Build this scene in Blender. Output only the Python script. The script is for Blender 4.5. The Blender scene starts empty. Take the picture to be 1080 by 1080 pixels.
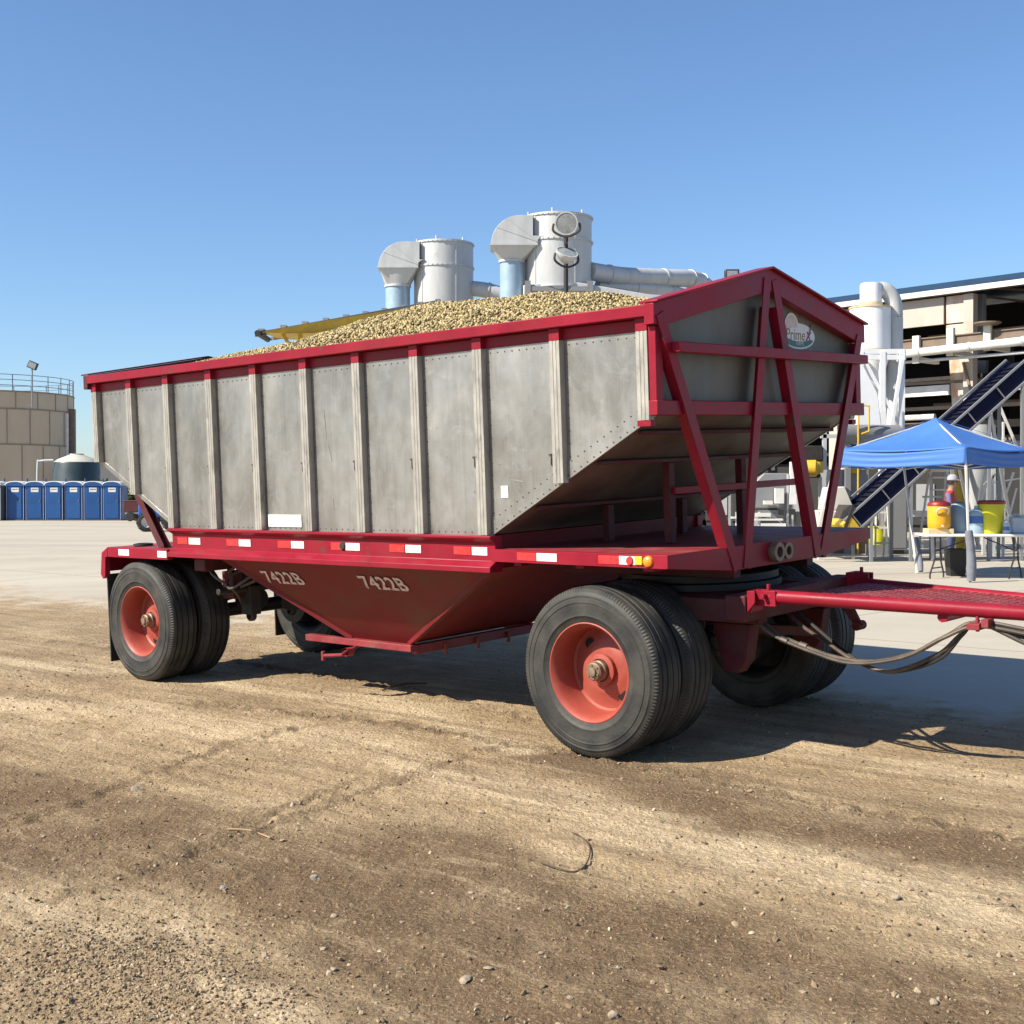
import bpy, bmesh, math, random
import numpy as np
from mathutils import Vector, Matrix, Quaternion
R_ = math.radians
random.seed(7)
rng = np.random.default_rng(11)
SC = bpy.context.scene
COL = SC.collection

# ------------------------------------------------------------------ camera, sky, sun, exposure
PITCH = R_(-0.889)
FPX = 1353.0
CAMZ = 1.42
cam_d = bpy.data.cameras.new("camera")
cam = bpy.data.objects.new("camera", cam_d)
COL.objects.link(cam)
cam.location = (0, 0, CAMZ)
cam.rotation_euler = (R_(90) + PITCH, 0, 0)
cam_d.sensor_width = 36
cam_d.lens = 36 * FPX / 1080
cam_d.clip_start = 0.05
cam_d.clip_end = 6000
SC.camera = cam

TO_SUN = Vector((-1.061, -0.444, 0.985)).normalized()
w = bpy.data.worlds.new("World")
SC.world = w
w.use_nodes = True
nt = w.node_tree
bg = nt.nodes["Background"]
sky = nt.nodes.new("ShaderNodeTexSky")
sky.sky_type = 'NISHITA'
sky.sun_disc = False
sky.sun_elevation = math.asin(TO_SUN.z)
sky.sun_rotation = math.atan2(TO_SUN.x, TO_SUN.y)
sky.altitude = 50
sky.air_density = 1.0
sky.dust_density = 0.4
sky.ozone_density = 6.8
nt.links.new(sky.outputs[0], bg.inputs[0])
bg.inputs[1].default_value = 0.09
sun_d = bpy.data.lights.new("sun", 'SUN')
sun_d.energy = 5.0
sun_d.angle = R_(0.53)
sun_d.color = (1.0, 0.915, 0.78)
sun = bpy.data.objects.new("sun", sun_d)
COL.objects.link(sun)
sun.rotation_euler = TO_SUN.to_track_quat('Z', 'Y').to_euler()
sun.location = (-30, -20, 40)
SC.view_settings.view_transform = 'Standard'
SC.view_settings.look = 'None'
SC.view_settings.exposure = 0.9
SC.view_settings.gamma = 1.0
SC.view_settings.use_curve_mapping = False
SC.cycles.max_bounces = 6

# ------------------------------------------------------------------ helpers
def at(u, v, Y):
    """world point that a 1080-pixel photo coordinate shows at distance Y"""
    c, s = math.cos(PITCH), math.sin(PITCH)
    a, b = (u - 540) / FPX, (540 - v) / FPX
    d = Vector((a, c - b * s, s + b * c))
    return Vector((0, 0, CAMZ)) + d * (Y / d.y)

class MB:
    def __init__(s):
        s.v = []; s.f = []; s.m = []
    def add(s, vs, fs, mi=0):
        o = len(s.v)
        s.v.extend([tuple(p) for p in vs])
        for q in fs:
            s.f.append(tuple(i + o for i in q)); s.m.append(mi)
        return s
    def box(s, c, size, mi=0, rot=None):
        hx, hy, hz = size[0] / 2, size[1] / 2, size[2] / 2
        vs = []
        for x in (-hx, hx):
            for y in (-hy, hy):
                for z in (-hz, hz):
                    p = Vector((x, y, z))
                    if rot is not None: p = rot @ p
                    vs.append(p + Vector(c))
        return s.add(vs, [(0, 1, 3, 2), (4, 6, 7, 5), (0, 4, 5, 1), (2, 3, 7, 6), (0, 2, 6, 4), (1, 5, 7, 3)], mi)
    def span(s, lo, hi, mi=0):
        return s.box([(a + b) / 2 for a, b in zip(lo, hi)], [abs(b - a) for a, b in zip(lo, hi)], mi)
    def beam(s, a, b, w_, h, up=(0, 0, 1), mi=0):
        a, b = Vector(a), Vector(b)
        d = (b - a); L = d.length; d.normalize()
        up = Vector(up)
        side = d.cross(up)
        if side.length < 1e-4: side = d.cross(Vector((1, 0, 0)))
        side.normalize(); u2 = side.cross(d)
        vs = []
        for p in (a, b):
            for i, j in ((-1, -1), (1, -1), (1, 1), (-1, 1)):
                vs.append(p + side * (i * w_ / 2) + u2 * (j * h / 2))
        return s.add(vs, [(0, 1, 2, 3), (7, 6, 5, 4), (0, 4, 5, 1), (1, 5, 6, 2), (2, 6, 7, 3), (3, 7, 4, 0)], mi)
    def prism(s, poly, vec, mi=0):
        n = len(poly); vec = Vector(vec)
        vs = [Vector(p) for p in poly] + [Vector(p) + vec for p in poly]
        fs = [tuple(range(n)), tuple(range(2 * n - 1, n - 1, -1))]
        for i in range(n):
            j = (i + 1) % n
            fs.append((i, i + n, j + n, j))
        return s.add(vs, fs, mi)
    def tube(s, pts, r, n=10, mi=0, caps=True):
        pts = [Vector(p) for p in pts]
        rs = r if isinstance(r, (list, tuple)) else [r] * len(pts)
        vs = []; fs = []
        prev = None
        for i, p in enumerate(pts):
            if i == 0: d = pts[1] - p
            elif i == len(pts) - 1: d = p - pts[i - 1]
            else: d = (pts[i + 1] - p).normalized() + (p - pts[i - 1]).normalized()
            d.normalize()
            if prev is None:
                a = d.orthogonal().normalized()
            else:
                a = prev - d * prev.dot(d); a.normalize()
            prev = a; b = d.cross(a)
            for k in range(n):
                t = 2 * math.pi * k / n
                vs.append(p + (a * math.cos(t) + b * math.sin(t)) * rs[i])
        for i in range(len(pts) - 1):
            for k in range(n):
                k2 = (k + 1) % n
                fs.append((i * n + k, i * n + k2, (i + 1) * n + k2, (i + 1) * n + k))
        if caps:
            fs.append(tuple(range(n - 1, -1, -1)))
            fs.append(tuple((len(pts) - 1) * n + k for k in range(n)))
        return s.add(vs, fs, mi)
    def lathe(s, prof, origin=(0, 0, 0), axis=(0, 0, 1), n=24, mi=0, close=False, a0=0.0, a1=2 * math.pi):
        """prof: list of (radius, height along axis)"""
        o = Vector(origin); ax = Vector(axis).normalized()
        e = ax.orthogonal().normalized(); g = ax.cross(e)
        full = abs(a1 - a0 - 2 * math.pi) < 1e-6
        cnt = n if full else n + 1
        vs = []; fs = []
        for r, h in prof:
            for k in range(cnt):
                t = a0 + (a1 - a0) * k / n
                vs.append(o + ax * h + (e * math.cos(t) + g * math.sin(t)) * r)
        m = len(prof)
        for i in range(m if close else m - 1):
            i2 = (i + 1) % m
            for k in range(n):
                k2 = (k + 1) % cnt
                fs.append((i * cnt + k, i * cnt + k2, i2 * cnt + k2, i2 * cnt + k))
        return s.add(vs, fs, mi)
    def clusters(s):
        # groups of pieces that touch or overlap (by vertex links, then bounding boxes)
        par = list(range(len(s.v)))
        def find(i):
            while par[i] != i: par[i] = par[par[i]]; i = par[i]
            return i
        for f in s.f:
            a = find(f[0])
            for j in f[1:]:
                b = find(j)
                if a != b: par[b] = a
        vid = [find(i) for i in range(len(s.v))]
        ids = sorted(set(vid[f[0]] for f in s.f))
        if len(ids) < 2 or len(ids) > 400: return None
        V = np.array(s.v); vid = np.array(vid)
        lo = np.array([V[vid == i].min(0) for i in ids]) - .004; hi = np.array([V[vid == i].max(0) for i in ids]) + .004
        g = list(range(len(ids)))
        def fg(i):
            while g[i] != i: i = g[i]
            return i
        for i in range(len(ids)):
            ov = np.all((lo[i] <= hi[i + 1:]) & (lo[i + 1:] <= hi[i]), axis=1)
            for j in np.nonzero(ov)[0]:
                a, b = fg(i), fg(i + 1 + int(j))
                if a != b: g[b] = a
        grp = {ids[k]: fg(k) for k in range(len(ids))}
        out = {}
        for f, m in zip(s.f, s.m): out.setdefault(grp[vid[f[0]]], []).append((f, m))
        return list(out.values()) if 2 <= len(out) <= 16 else None
    def build(s, name, mats, parent=None, bevel=0.0, angle=35, loc=None, split=True):
        cl = s.clusters() if (split and parent is not None) else None
        if cl:
            first = None
            for c in cl:
                used = sorted({i for f, _ in c for i in f}); mp = {o: n for n, o in enumerate(used)}
                q = MB(); q.v = [s.v[i] for i in used]; q.f = [tuple(mp[i] for i in f) for f, _ in c]; q.m = [m for _, m in c]
                o = q.build(name, mats, parent, bevel, angle, loc, False)
                first = first or o
            return first
        me = bpy.data.meshes.new(name)
        me.from_pydata(s.v, [], s.f)
        bm = bmesh.new(); bm.from_mesh(me)
        bmesh.ops.remove_doubles(bm, verts=bm.verts, dist=1e-6)
        bmesh.ops.recalc_face_normals(bm, faces=bm.faces)
        bm.to_mesh(me); bm.free()
        if not isinstance(mats, (list, tuple)): mats = [mats]
        for m in mats: me.materials.append(m)
        if len(mats) > 1 and len(me.polygons) == len(s.m):
            me.polygons.foreach_set('material_index', s.m)
        me.polygons.foreach_set('use_smooth', [True] * len(me.polygons))
        me.set_sharp_from_angle(angle=R_(angle))
        ob = bpy.data.objects.new(name, me)
        COL.objects.link(ob)
        if loc is not None: ob.location = loc
        if parent is not None: ob.parent = parent
        if bevel > 0:
            b = ob.modifiers.new("bevel", 'BEVEL'); b.width = bevel; b.segments = 2
            b.limit_method = 'ANGLE'; b.angle_limit = R_(40); b.harden_normals = False
        return ob

def smooth_path(pts, n=8):
    pts = [Vector(p) for p in pts]; out = []
    for i in range(len(pts) - 1):
        p0 = pts[max(i - 1, 0)]; p1 = pts[i]; p2 = pts[i + 1]; p3 = pts[min(i + 2, len(pts) - 1)]
        for k in range(n):
            t = k / n
            out.append(0.5 * ((2 * p1) + (p2 - p0) * t + (2 * p0 - 5 * p1 + 4 * p2 - p3) * t * t + (3 * p1 - p0 - 3 * p2 + p3) * t ** 3))
    out.append(pts[-1]); return out

def lerp(a, b, t): return Vector(a).lerp(Vector(b), t)

def tag(o, label=None, cat=None, group=None, kind=None):
    if label: o["label"] = label
    if cat: o["category"] = cat
    if group: o["group"] = group
    if kind: o["kind"] = kind
    return o

def thing(name, label, cat, loc=(0, 0, 0), rotz=0.0, group=None):
    o = bpy.data.objects.new(name, None)
    o.empty_display_size = 0.2
    COL.objects.link(o)
    o.location = loc; o.rotation_euler = (0, 0, rotz)
    return tag(o, label, cat, group)

def kids(o): return [c for c in COL.objects if c.parent == o]
def copy_tree(o, parent=None):
    c = o.copy(); COL.objects.link(c)
    if parent is not None: c.parent = parent
    for ch in kids(o): copy_tree(ch, c)
    return c

def text_mesh(body, size, extrude=0.001, shear=0.0, spacing=1.0, bold=0.0):
    cu = bpy.data.curves.new("lettering", 'FONT')
    cu.body = body; cu.size = size; cu.extrude = extrude; cu.shear = shear
    cu.space_character = spacing; cu.offset = bold
    cu.align_x = 'CENTER'; cu.align_y = 'CENTER'
    ob = bpy.data.objects.new("lettering", cu)
    COL.objects.link(ob)
    dg = bpy.context.evaluated_depsgraph_get(); dg.update()
    me = bpy.data.meshes.new_from_object(ob.evaluated_get(dg))
    bpy.data.objects.remove(ob); bpy.data.curves.remove(cu)
    return me

def frame_matrix(origin, xdir, ydir):
    x = Vector(xdir).normalized(); y = Vector(ydir); y = (y - x * y.dot(x)).normalized(); z = x.cross(y)
    m = Matrix((x, y, z)).transposed().to_4x4(); m.translation = Vector(origin)
    return m

# ------------------------------------------------------------------ materials
def nd(t, kind, **kw):
    n = t.nodes.new(kind)
    for k, v in kw.items(): setattr(n, k, v)
    return n
def mk(name, col, rough=0.5, metal=0.0, var=0.18, scale=4.0, col2=None, mix=0.0, mscale=2.0, bump=0.0, bscale=60.0,
       stretch=(1, 1, 1), spec=0.5, coat=0.0, trans=0.0, sharp=(0.45, 0.7), rvar=0.12, chips=None):
    """painted / metal / plastic surface: base colour broken up by noise, and a second colour (dust, rust, wear) in patches"""
    col = tuple(c * 0.9 for c in col); col2 = tuple(c * 0.9 for c in col2) if col2 else None
    m = bpy.data.materials.new(name); m.use_nodes = True
    t = m.node_tree; b = t.nodes["Principled BSDF"]
    tc = nd(t, 'ShaderNodeTexCoord'); mp = nd(t, 'ShaderNodeMapping')
    mp.inputs['Scale'].default_value = stretch
    t.links.new(tc.outputs['Object'], mp.inputs[0])
    n1 = nd(t, 'ShaderNodeTexNoise'); n1.inputs['Scale'].default_value = scale; n1.inputs['Detail'].default_value = 6
    n1.inputs['Roughness'].default_value = 0.65
    t.links.new(mp.outputs[0], n1.inputs['Vector'])
    r1 = nd(t, 'ShaderNodeMapRange'); r1.inputs[1].default_value = 0.3; r1.inputs[2].default_value = 0.7
    r1.inputs[3].default_value = 1 - var; r1.inputs[4].default_value = 1 + var
    t.links.new(n1.outputs[0], r1.inputs[0])
    mul = nd(t, 'ShaderNodeMix', data_type='RGBA', blend_type='MULTIPLY'); mul.inputs[0].default_value = 1
    mul.inputs[6].default_value = (*col, 1)
    cmb = nd(t, 'ShaderNodeCombineColor')
    for i in range(3): t.links.new(r1.outputs[0], cmb.inputs[i])
    t.links.new(cmb.outputs[0], mul.inputs[7])
    out = mul.outputs[2]
    if col2 is not None:
        n2 = nd(t, 'ShaderNodeTexNoise'); n2.inputs['Scale'].default_value = mscale; n2.inputs['Detail'].default_value = 8
        n2.inputs['Roughness'].default_value = 0.7
        t.links.new(mp.outputs[0], n2.inputs['Vector'])
        r2 = nd(t, 'ShaderNodeMapRange'); r2.inputs[1].default_value = sharp[0]; r2.inputs[2].default_value = sharp[1]
        r2.inputs[3].default_value = 0; r2.inputs[4].default_value = mix
        t.links.new(n2.outputs[0], r2.inputs[0])
        mx = nd(t, 'ShaderNodeMix', data_type='RGBA'); mx.inputs[7].default_value = (*col2, 1)
        t.links.new(r2.outputs[0], mx.inputs[0]); t.links.new(out, mx.inputs[6]); out = mx.outputs[2]
    if chips is not None:
        cc_, cm_, cs_, lo_, hi_ = chips
        n4 = nd(t, 'ShaderNodeTexNoise'); n4.inputs['Scale'].default_value = cs_; n4.inputs['Detail'].default_value = 9
        n4.inputs['Roughness'].default_value = 0.75
        t.links.new(tc.outputs['Object'], n4.inputs['Vector'])
        r4 = nd(t, 'ShaderNodeMapRange'); r4.inputs[1].default_value = lo_; r4.inputs[2].default_value = hi_
        r4.inputs[3].default_value = 0; r4.inputs[4].default_value = cm_
        t.links.new(n4.outputs[0], r4.inputs[0])
        m4 = nd(t, 'ShaderNodeMix', data_type='RGBA'); m4.inputs[7].default_value = (*cc_, 1)
        t.links.new(r4.outputs[0], m4.inputs[0]); t.links.new(out, m4.inputs[6]); out = m4.outputs[2]
    t.links.new(out, b.inputs['Base Color'])
    rr = nd(t, 'ShaderNodeMapRange'); rr.inputs[1].default_value = 0.3; rr.inputs[2].default_value = 0.7
    rr.inputs[3].default_value = max(0.02, rough - rvar); rr.inputs[4].default_value = min(1, rough + rvar)
    t.links.new(n1.outputs[0], rr.inputs[0]); t.links.new(rr.outputs[0], b.inputs['Roughness'])
    b.inputs['Metallic'].default_value = metal
    b.inputs['Specular IOR Level'].default_value = spec
    b.inputs['Coat Weight'].default_value = coat
    b.inputs['Transmission Weight'].default_value = trans
    if bump > 0:
        n3 = nd(t, 'ShaderNodeTexNoise'); n3.inputs['Scale'].default_value = bscale; n3.inputs['Detail'].default_value = 5
        t.links.new(mp.outputs[0], n3.inputs['Vector'])
        bp = nd(t, 'ShaderNodeBump'); bp.inputs['Strength'].default_value = bump; bp.inputs['Distance'].default_value = 0.01
        t.links.new(n3.outputs[0], bp.inputs['Height']); t.links.new(bp.outputs[0], b.inputs['Normal'])
    return m

DUST = (0.36, 0.27, 0.17)
M = {}
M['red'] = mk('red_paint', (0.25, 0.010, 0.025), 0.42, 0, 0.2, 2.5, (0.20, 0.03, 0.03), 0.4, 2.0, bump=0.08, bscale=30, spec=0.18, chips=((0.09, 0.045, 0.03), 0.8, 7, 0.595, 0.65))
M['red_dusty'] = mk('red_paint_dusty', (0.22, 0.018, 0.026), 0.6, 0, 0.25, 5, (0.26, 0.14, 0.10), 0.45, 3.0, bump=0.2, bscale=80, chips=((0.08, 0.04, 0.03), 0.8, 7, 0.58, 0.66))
M['red_dark'] = mk('dark_red_shaded_paint', (0.075, 0.0045, 0.0075), 0.7, 0, 0.3, 5, (0.06, 0.035, 0.028), 0.7, 4.0, bump=0.2, bscale=60)  # red paint darkened for the shade under the trailer and on the rear wall
M['red_hopper'] = mk('red_paint_brown_reflection', (0.15, 0.008, 0.011), 0.55, 0, 0.25, 1.6, (0.10, 0.03, 0.014), 0.45, 1.1, bump=0.05, bscale=10, spec=0.3, chips=((0.06, 0.035, 0.02), 0.7, 6, 0.6, 0.7))  # brown in the colour stands in for ground reflected in the sheet
def side_sheet():
    m = bpy.data.materials.new('weathered_stainless'); m.use_nodes = True
    t = m.node_tree; b = t.nodes["Principled BSDF"]
    tc = nd(t, 'ShaderNodeTexCoord'); P = tc.outputs['Object']
    def mapped(sc):
        mp = nd(t, 'ShaderNodeMapping'); mp.inputs['Scale'].default_value = sc; t.links.new(P, mp.inputs[0]); return mp.outputs[0]
    def noise(vec, sc, det, ro, dist=0.0):
        n = nd(t, 'ShaderNodeTexNoise'); n.inputs['Scale'].default_value = sc; n.inputs['Detail'].default_value = det
        n.inputs['Roughness'].default_value = ro; n.inputs['Distortion'].default_value = dist; t.links.new(vec, n.inputs['Vector']); return n.outputs[0]
    def rg(v, a, b_, c, d):
        r = nd(t, 'ShaderNodeMapRange'); r.inputs[1].default_value = a; r.inputs[2].default_value = b_
        r.inputs[3].default_value = c; r.inputs[4].default_value = d; t.links.new(v, r.inputs[0]); return r.outputs[0]
    def mix(f, a, c):
        x = nd(t, 'ShaderNodeMix', data_type='RGBA'); t.links.new(f, x.inputs[0])
        if isinstance(a, tuple): x.inputs[6].default_value = (*a, 1)
        else: t.links.new(a, x.inputs[6])
        x.inputs[7].default_value = (*c, 1); return x.outputs[2]
    c = mix(rg(noise(mapped((1.3, 1, .8)), 2.2, 7, .62, .4), .34, .66, 0, 1), (0.40, 0.388, 0.355), (0.245, 0.236, 0.212))
    c = mix(rg(noise(mapped((1, 1, 1.0)), 5.5, 8, .7, .6), .50, .72, 0, .5), c, (0.44, 0.435, 0.42))
    c = mix(rg(noise(mapped((26, 1, .55)), 1.0, 5, .6), .52, .76, 0, .32), c, (0.17, 0.162, 0.145))
    c = mix(rg(noise(mapped((60, 1, 1.2)), 1.0, 4, .6), .58, .72, 0, .22), c, (0.48, 0.47, 0.455))
    c = mix(rg(noise(mapped((1.6, 1, 3.2)), 3.0, 9, .78), .60, .72, 0, .5), c, (0.52, 0.515, 0.50))
    c = mix(rg(noise(mapped((2, 1, 2)), 7.0, 9, .8), .62, .70, 0, .75), c, (0.12, 0.11, 0.09))
    t.links.new(c, b.inputs['Base Color'])
    b.inputs['Metallic'].default_value = 0.72
    t.links.new(rg(noise(mapped((1.5, 1, 1)), 3.0, 6, .65), .3, .7, .30, .52), b.inputs['Roughness'])
    b1 = nd(t, 'ShaderNodeBump'); b1.inputs['Strength'].default_value = 0.35; b1.inputs['Distance'].default_value = 0.05
    t.links.new(noise(mapped((1.4, 1, .8)), 1.9, 3, .5), b1.inputs['Height'])
    b2 = nd(t, 'ShaderNodeBump'); b2.inputs['Strength'].default_value = 0.25; b2.inputs['Distance'].default_value = 0.004
    t.links.new(noise(mapped((1, 1, 1)), 28, 5, .7), b2.inputs['Height']); t.links.new(b1.outputs[0], b2.inputs['Normal'])
    t.links.new(b2.outputs[0], b.inputs['Normal'])
    return m
M['steel'] = side_sheet()
M['steel_shaded'] = mk('stained_shaded_steel', (0.165, 0.15, 0.12), 0.55, 0.35, 0.2, 2.2, (0.095, 0.082, 0.062), 0.7, 1.5, stretch=(1.3, 1.3, .6))  # stained steel, also darkened for the shade on front wall and belly
M['rivet'] = mk('rivet_steel', (0.11, 0.105, 0.095), 0.5, 0.6)
M['post'] = mk('galvanised_post', (0.40, 0.38, 0.335), 0.5, 0.4, 0.18, 5, (0.15, 0.14, 0.12), 0.7, 3.0, stretch=(3, 3, 1.2), sharp=(0.55, 0.68))
M['tire'] = None
M['rim'] = mk('orange_red_rim_paint', (0.33, 0.058, 0.038), 0.5, 0, 0.15, 6, (0.30, 0.10, 0.065), 0.35, 4, bump=0.1, bscale=30, chips=((0.10, 0.05, 0.03), 0.7, 14, 0.62, 0.7))
M['hub'] = mk('rusty_hub_metal', (0.25, 0.185, 0.125), 0.55, 0.4, 0.3, 20, (0.16, 0.08, 0.04), 0.6, 14)
M['black'] = mk('black_rubber', (0.018, 0.017, 0.016), 0.6, 0, 0.3, 8)
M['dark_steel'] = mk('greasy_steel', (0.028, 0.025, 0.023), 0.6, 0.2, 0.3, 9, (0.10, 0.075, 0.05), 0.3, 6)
M['hole_shade'] = mk('black_hole_disc', (0.004, 0.004, 0.004), 0.9)  # black discs stand in for the dark inside openings
M['white'] = mk('white_paint', (0.70, 0.69, 0.66), 0.5, 0, 0.08, 3, (0.45, 0.42, 0.36), 0.55, 2.5)
M['white_clean'] = mk('white_sheet', (0.82, 0.81, 0.78), 0.5, 0, 0.04, 5)
M['stencil'] = mk('stencil_paint', (0.62, 0.50, 0.45), 0.7, 0, 0.15, 30, (0.26, 0.07, 0.06), 0.8, 22, sharp=(0.50, 0.62))
M['tape_white'] = mk('white_reflective_tape', (0.80, 0.79, 0.74), 0.35, 0, 0.06, 40, (0.5, 0.3, 0.28), 0.6, 18, sharp=(0.56, 0.66))
M['tape_red'] = mk('red_reflective_tape', (0.62, 0.03, 0.03), 0.35, 0, 0.08, 40, (0.4, 0.05, 0.06), 0.6, 20)
M['amber'] = mk('amber_lens', (0.95, 0.30, 0.02), 0.2, 0, 0.1, 30, spec=0.7)
M['yellow_lens'] = mk('yellow_lens', (0.90, 0.50, 0.03), 0.25, 0, 0.1, 30)
M['hose'] = mk('dusty_air_hose', (0.055, 0.042, 0.032), 0.55, 0, 0.3, 10, (0.22, 0.16, 0.10), 0.5, 6)
M['galv'] = mk('galvanised_sheet', (0.52, 0.535, 0.535), 0.5, 0.08, 0.1, 2.5, (0.36, 0.36, 0.34), 0.55, 1.3, stretch=(1.6, 1.6, 0.3), chips=((0.22, 0.17, 0.12), 0.5, 2.2, 0.64, 0.72))
M['duct_blue'] = mk('pale_blue_duct', (0.34, 0.46, 0.56), 0.4, 0.2, 0.08, 3)
M['cyc_white'] = mk('white_enamel', (0.80, 0.81, 0.82), 0.4, 0, 0.05, 2, (0.62, 0.62, 0.60), 0.4, 1.6)
M['yellow'] = mk('yellow_paint', (0.62, 0.40, 0.02), 0.5, 0, 0.15, 4, (0.35, 0.22, 0.05), 0.5, 3)
M['navy'] = mk('navy_paint', (0.004, 0.006, 0.028), 0.55, 0, 0.2, 3, (0.012, 0.014, 0.035), 0.4, 4, spec=0.12)
M['belt'] = mk('black_conveyor_belt', (0.006, 0.006, 0.010), 0.6, 0, 0.3, 6, spec=0.25)
M['grey_steel'] = mk('grey_steel', (0.26, 0.265, 0.27), 0.5, 0.2, 0.15, 3, (0.16, 0.15, 0.14), 0.5, 3)
M['shade_int'] = mk('interior_shade', (0.016, 0.015, 0.014), 0.8, 0, 0.3, 1)  # near-black colour stands in for the shade inside the shed
M['beige'] = mk('beige_cladding', (0.47, 0.41, 0.35), 0.6, 0, 0.08, 1.2, (0.37, 0.23, 0.12), 0.55, 1.6, sharp=(0.56, 0.72), stretch=(1, 1, 0.5))
M['beige_rust'] = mk('rust_streaked_cladding', (0.55, 0.47, 0.39), 0.6, 0, 0.1, 1.5, (0.42, 0.20, 0.08), 0.8, 1.8, sharp=(0.46, 0.62), stretch=(1.2, 1.2, 0.5))
M['brown'] = mk('brown_steel', (0.20, 0.145, 0.10), 0.55, 0, 0.2, 2, (0.10, 0.07, 0.05), 0.5, 3)
M['roof_blue'] = mk('blue_roof_sheet', (0.018, 0.052, 0.11), 0.6, 0, 0.15, 2, spec=0.15)
M['tank'] = mk('taupe_tank_paint', (0.56, 0.44, 0.305), 0.55, 0, 0.08, 0.6, (0.45, 0.35, 0.24), 0.5, 0.5, stretch=(1, 1, 0.4))
M['seam'] = mk('tank_seam', (0.27, 0.22, 0.165), 0.6)
M['rail_blue'] = mk('blue_grey_railing', (0.10, 0.13, 0.17), 0.5)
M['poly_tank'] = mk('dark_green_plastic', (0.028, 0.048, 0.055), 0.45, 0, 0.1, 1)
M['poly_lid'] = mk('pale_dusty_lid', (0.50, 0.48, 0.42), 0.6, 0, 0.1, 2)
M['toilet_blue'] = mk('blue_plastic', (0.006, 0.070, 0.24), 0.45, 0, 0.12, 1.5)
M['toilet_dark'] = mk('grey_plastic', (0.10, 0.12, 0.14), 0.5, 0, 0.12, 1.5)
M['tent_blue'] = mk('blue_canopy_fabric', (0.048, 0.155, 0.46), 0.65, 0, 0.06, 2, bump=0.6, bscale=2.2)
M['tent_under'] = mk('silver_canopy_lining', (0.35, 0.36, 0.36), 0.7)
M['sleeve'] = mk('grey_fabric_sleeve', (0.17, 0.18, 0.21), 0.8, 0, 0.2, 12, bump=0.3, bscale=25)
M['table_top'] = mk('white_plastic_table', (0.78, 0.76, 0.71), 0.5, 0, 0.05, 4)
M['leg_dark'] = mk('dark_brown_tube', (0.05, 0.04, 0.035), 0.5, 0.3)
M['cooler_yellow'] = mk('orange_yellow_plastic', (0.75, 0.36, 0.01), 0.45, 0, 0.08, 6)
M['lid_red'] = mk('dark_red_plastic', (0.24, 0.015, 0.015), 0.45, 0, 0.1, 6)
M['lime'] = mk('yellow_green_plastic', (0.52, 0.50, 0.015), 0.45, 0, 0.08, 6)
M['bottle'] = mk('pale_blue_bottle', (0.36, 0.50, 0.62), 0.2, 0, 0.15, 9, trans=0.25)
M['clear'] = mk('cloudy_clear_plastic', (0.62, 0.70, 0.76), 0.2, 0, 0.12, 7, trans=0.35)
M['label_blue'] = mk('blue_label', (0.05, 0.14, 0.42), 0.5)
M['bin_grey'] = mk('blue_grey_plastic', (0.22, 0.30, 0.38), 0.5, 0, 0.08, 4)
M['wood_pale'] = mk('pale_wood', (0.62, 0.48, 0.26), 0.6, 0, 0.12, 9)
M['cream'] = mk('cream_painted_sheet', (0.66, 0.62, 0.53), 0.5, 0, 0.06, 2, (0.5, 0.44, 0.34), 0.4, 2)
M['leaf'] = mk('green_leaves', (0.045, 0.085, 0.022), 0.6, 0, 0.4, 3, (0.09, 0.12, 0.03), 0.6, 6)
M['bark'] = mk('brown_bark', (0.09, 0.065, 0.045), 0.9, 0, 0.3, 8)
M['stone'] = mk('pale_stone', (0.38, 0.31, 0.22), 0.85, 0, 0.25, 14, bump=0.5, bscale=50)
M['stone_grey'] = mk('grey_stone', (0.30, 0.26, 0.21), 0.85, 0, 0.25, 14, bump=0.5, bscale=50)
M['twig'] = mk('dry_stalk', (0.34, 0.24, 0.13), 0.8)
M['twig_dark'] = mk('dark_rusty_wire', (0.10, 0.065, 0.04), 0.7, 0.2)
M['tractor_blue'] = mk('bright_blue_paint', (0.02, 0.11, 0.50), 0.4)
M['lamp_glass'] = mk('floodlight_glass', (0.26, 0.28, 0.28), 0.25, 0.0, 0.3, 9, spec=0.8)
M['skin'] = mk('skin', (0.42, 0.22, 0.14), 0.5, 0, 0.06, 10)
M['jeans'] = mk('blue_denim', (0.05, 0.06, 0.13), 0.8, 0, 0.15, 9)
M['shirt_red'] = mk('red_shirt', (0.45, 0.035, 0.03), 0.75, 0, 0.1, 8)
M['sleeve_violet'] = mk('violet_grey_sleeve', (0.13, 0.11, 0.24), 0.75, 0, 0.1, 8)
M['hat_grey'] = mk('grey_cap_fabric', (0.36, 0.35, 0.38), 0.8)
M['hair'] = mk('dark_hair', (0.02, 0.015, 0.012), 0.6)
M['emblem_white'] = mk('emblem_white', (0.75, 0.75, 0.70), 0.45, 0, 0.03, 20)
M['emblem_green'] = mk('emblem_green', (0.02, 0.13, 0.075), 0.45, 0, 0.1, 20)
M['emblem_cream'] = mk('emblem_cream', (0.66, 0.54, 0.46), 0.5, 0, 0.12, 12)
M['emblem_brown'] = mk('emblem_brown', (0.30, 0.17, 0.02), 0.5, 0, 0.1, 30)
M['emblem_violet'] = mk('emblem_violet', (0.24, 0.03, 0.13), 0.5, 0, 0.1, 30)

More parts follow.
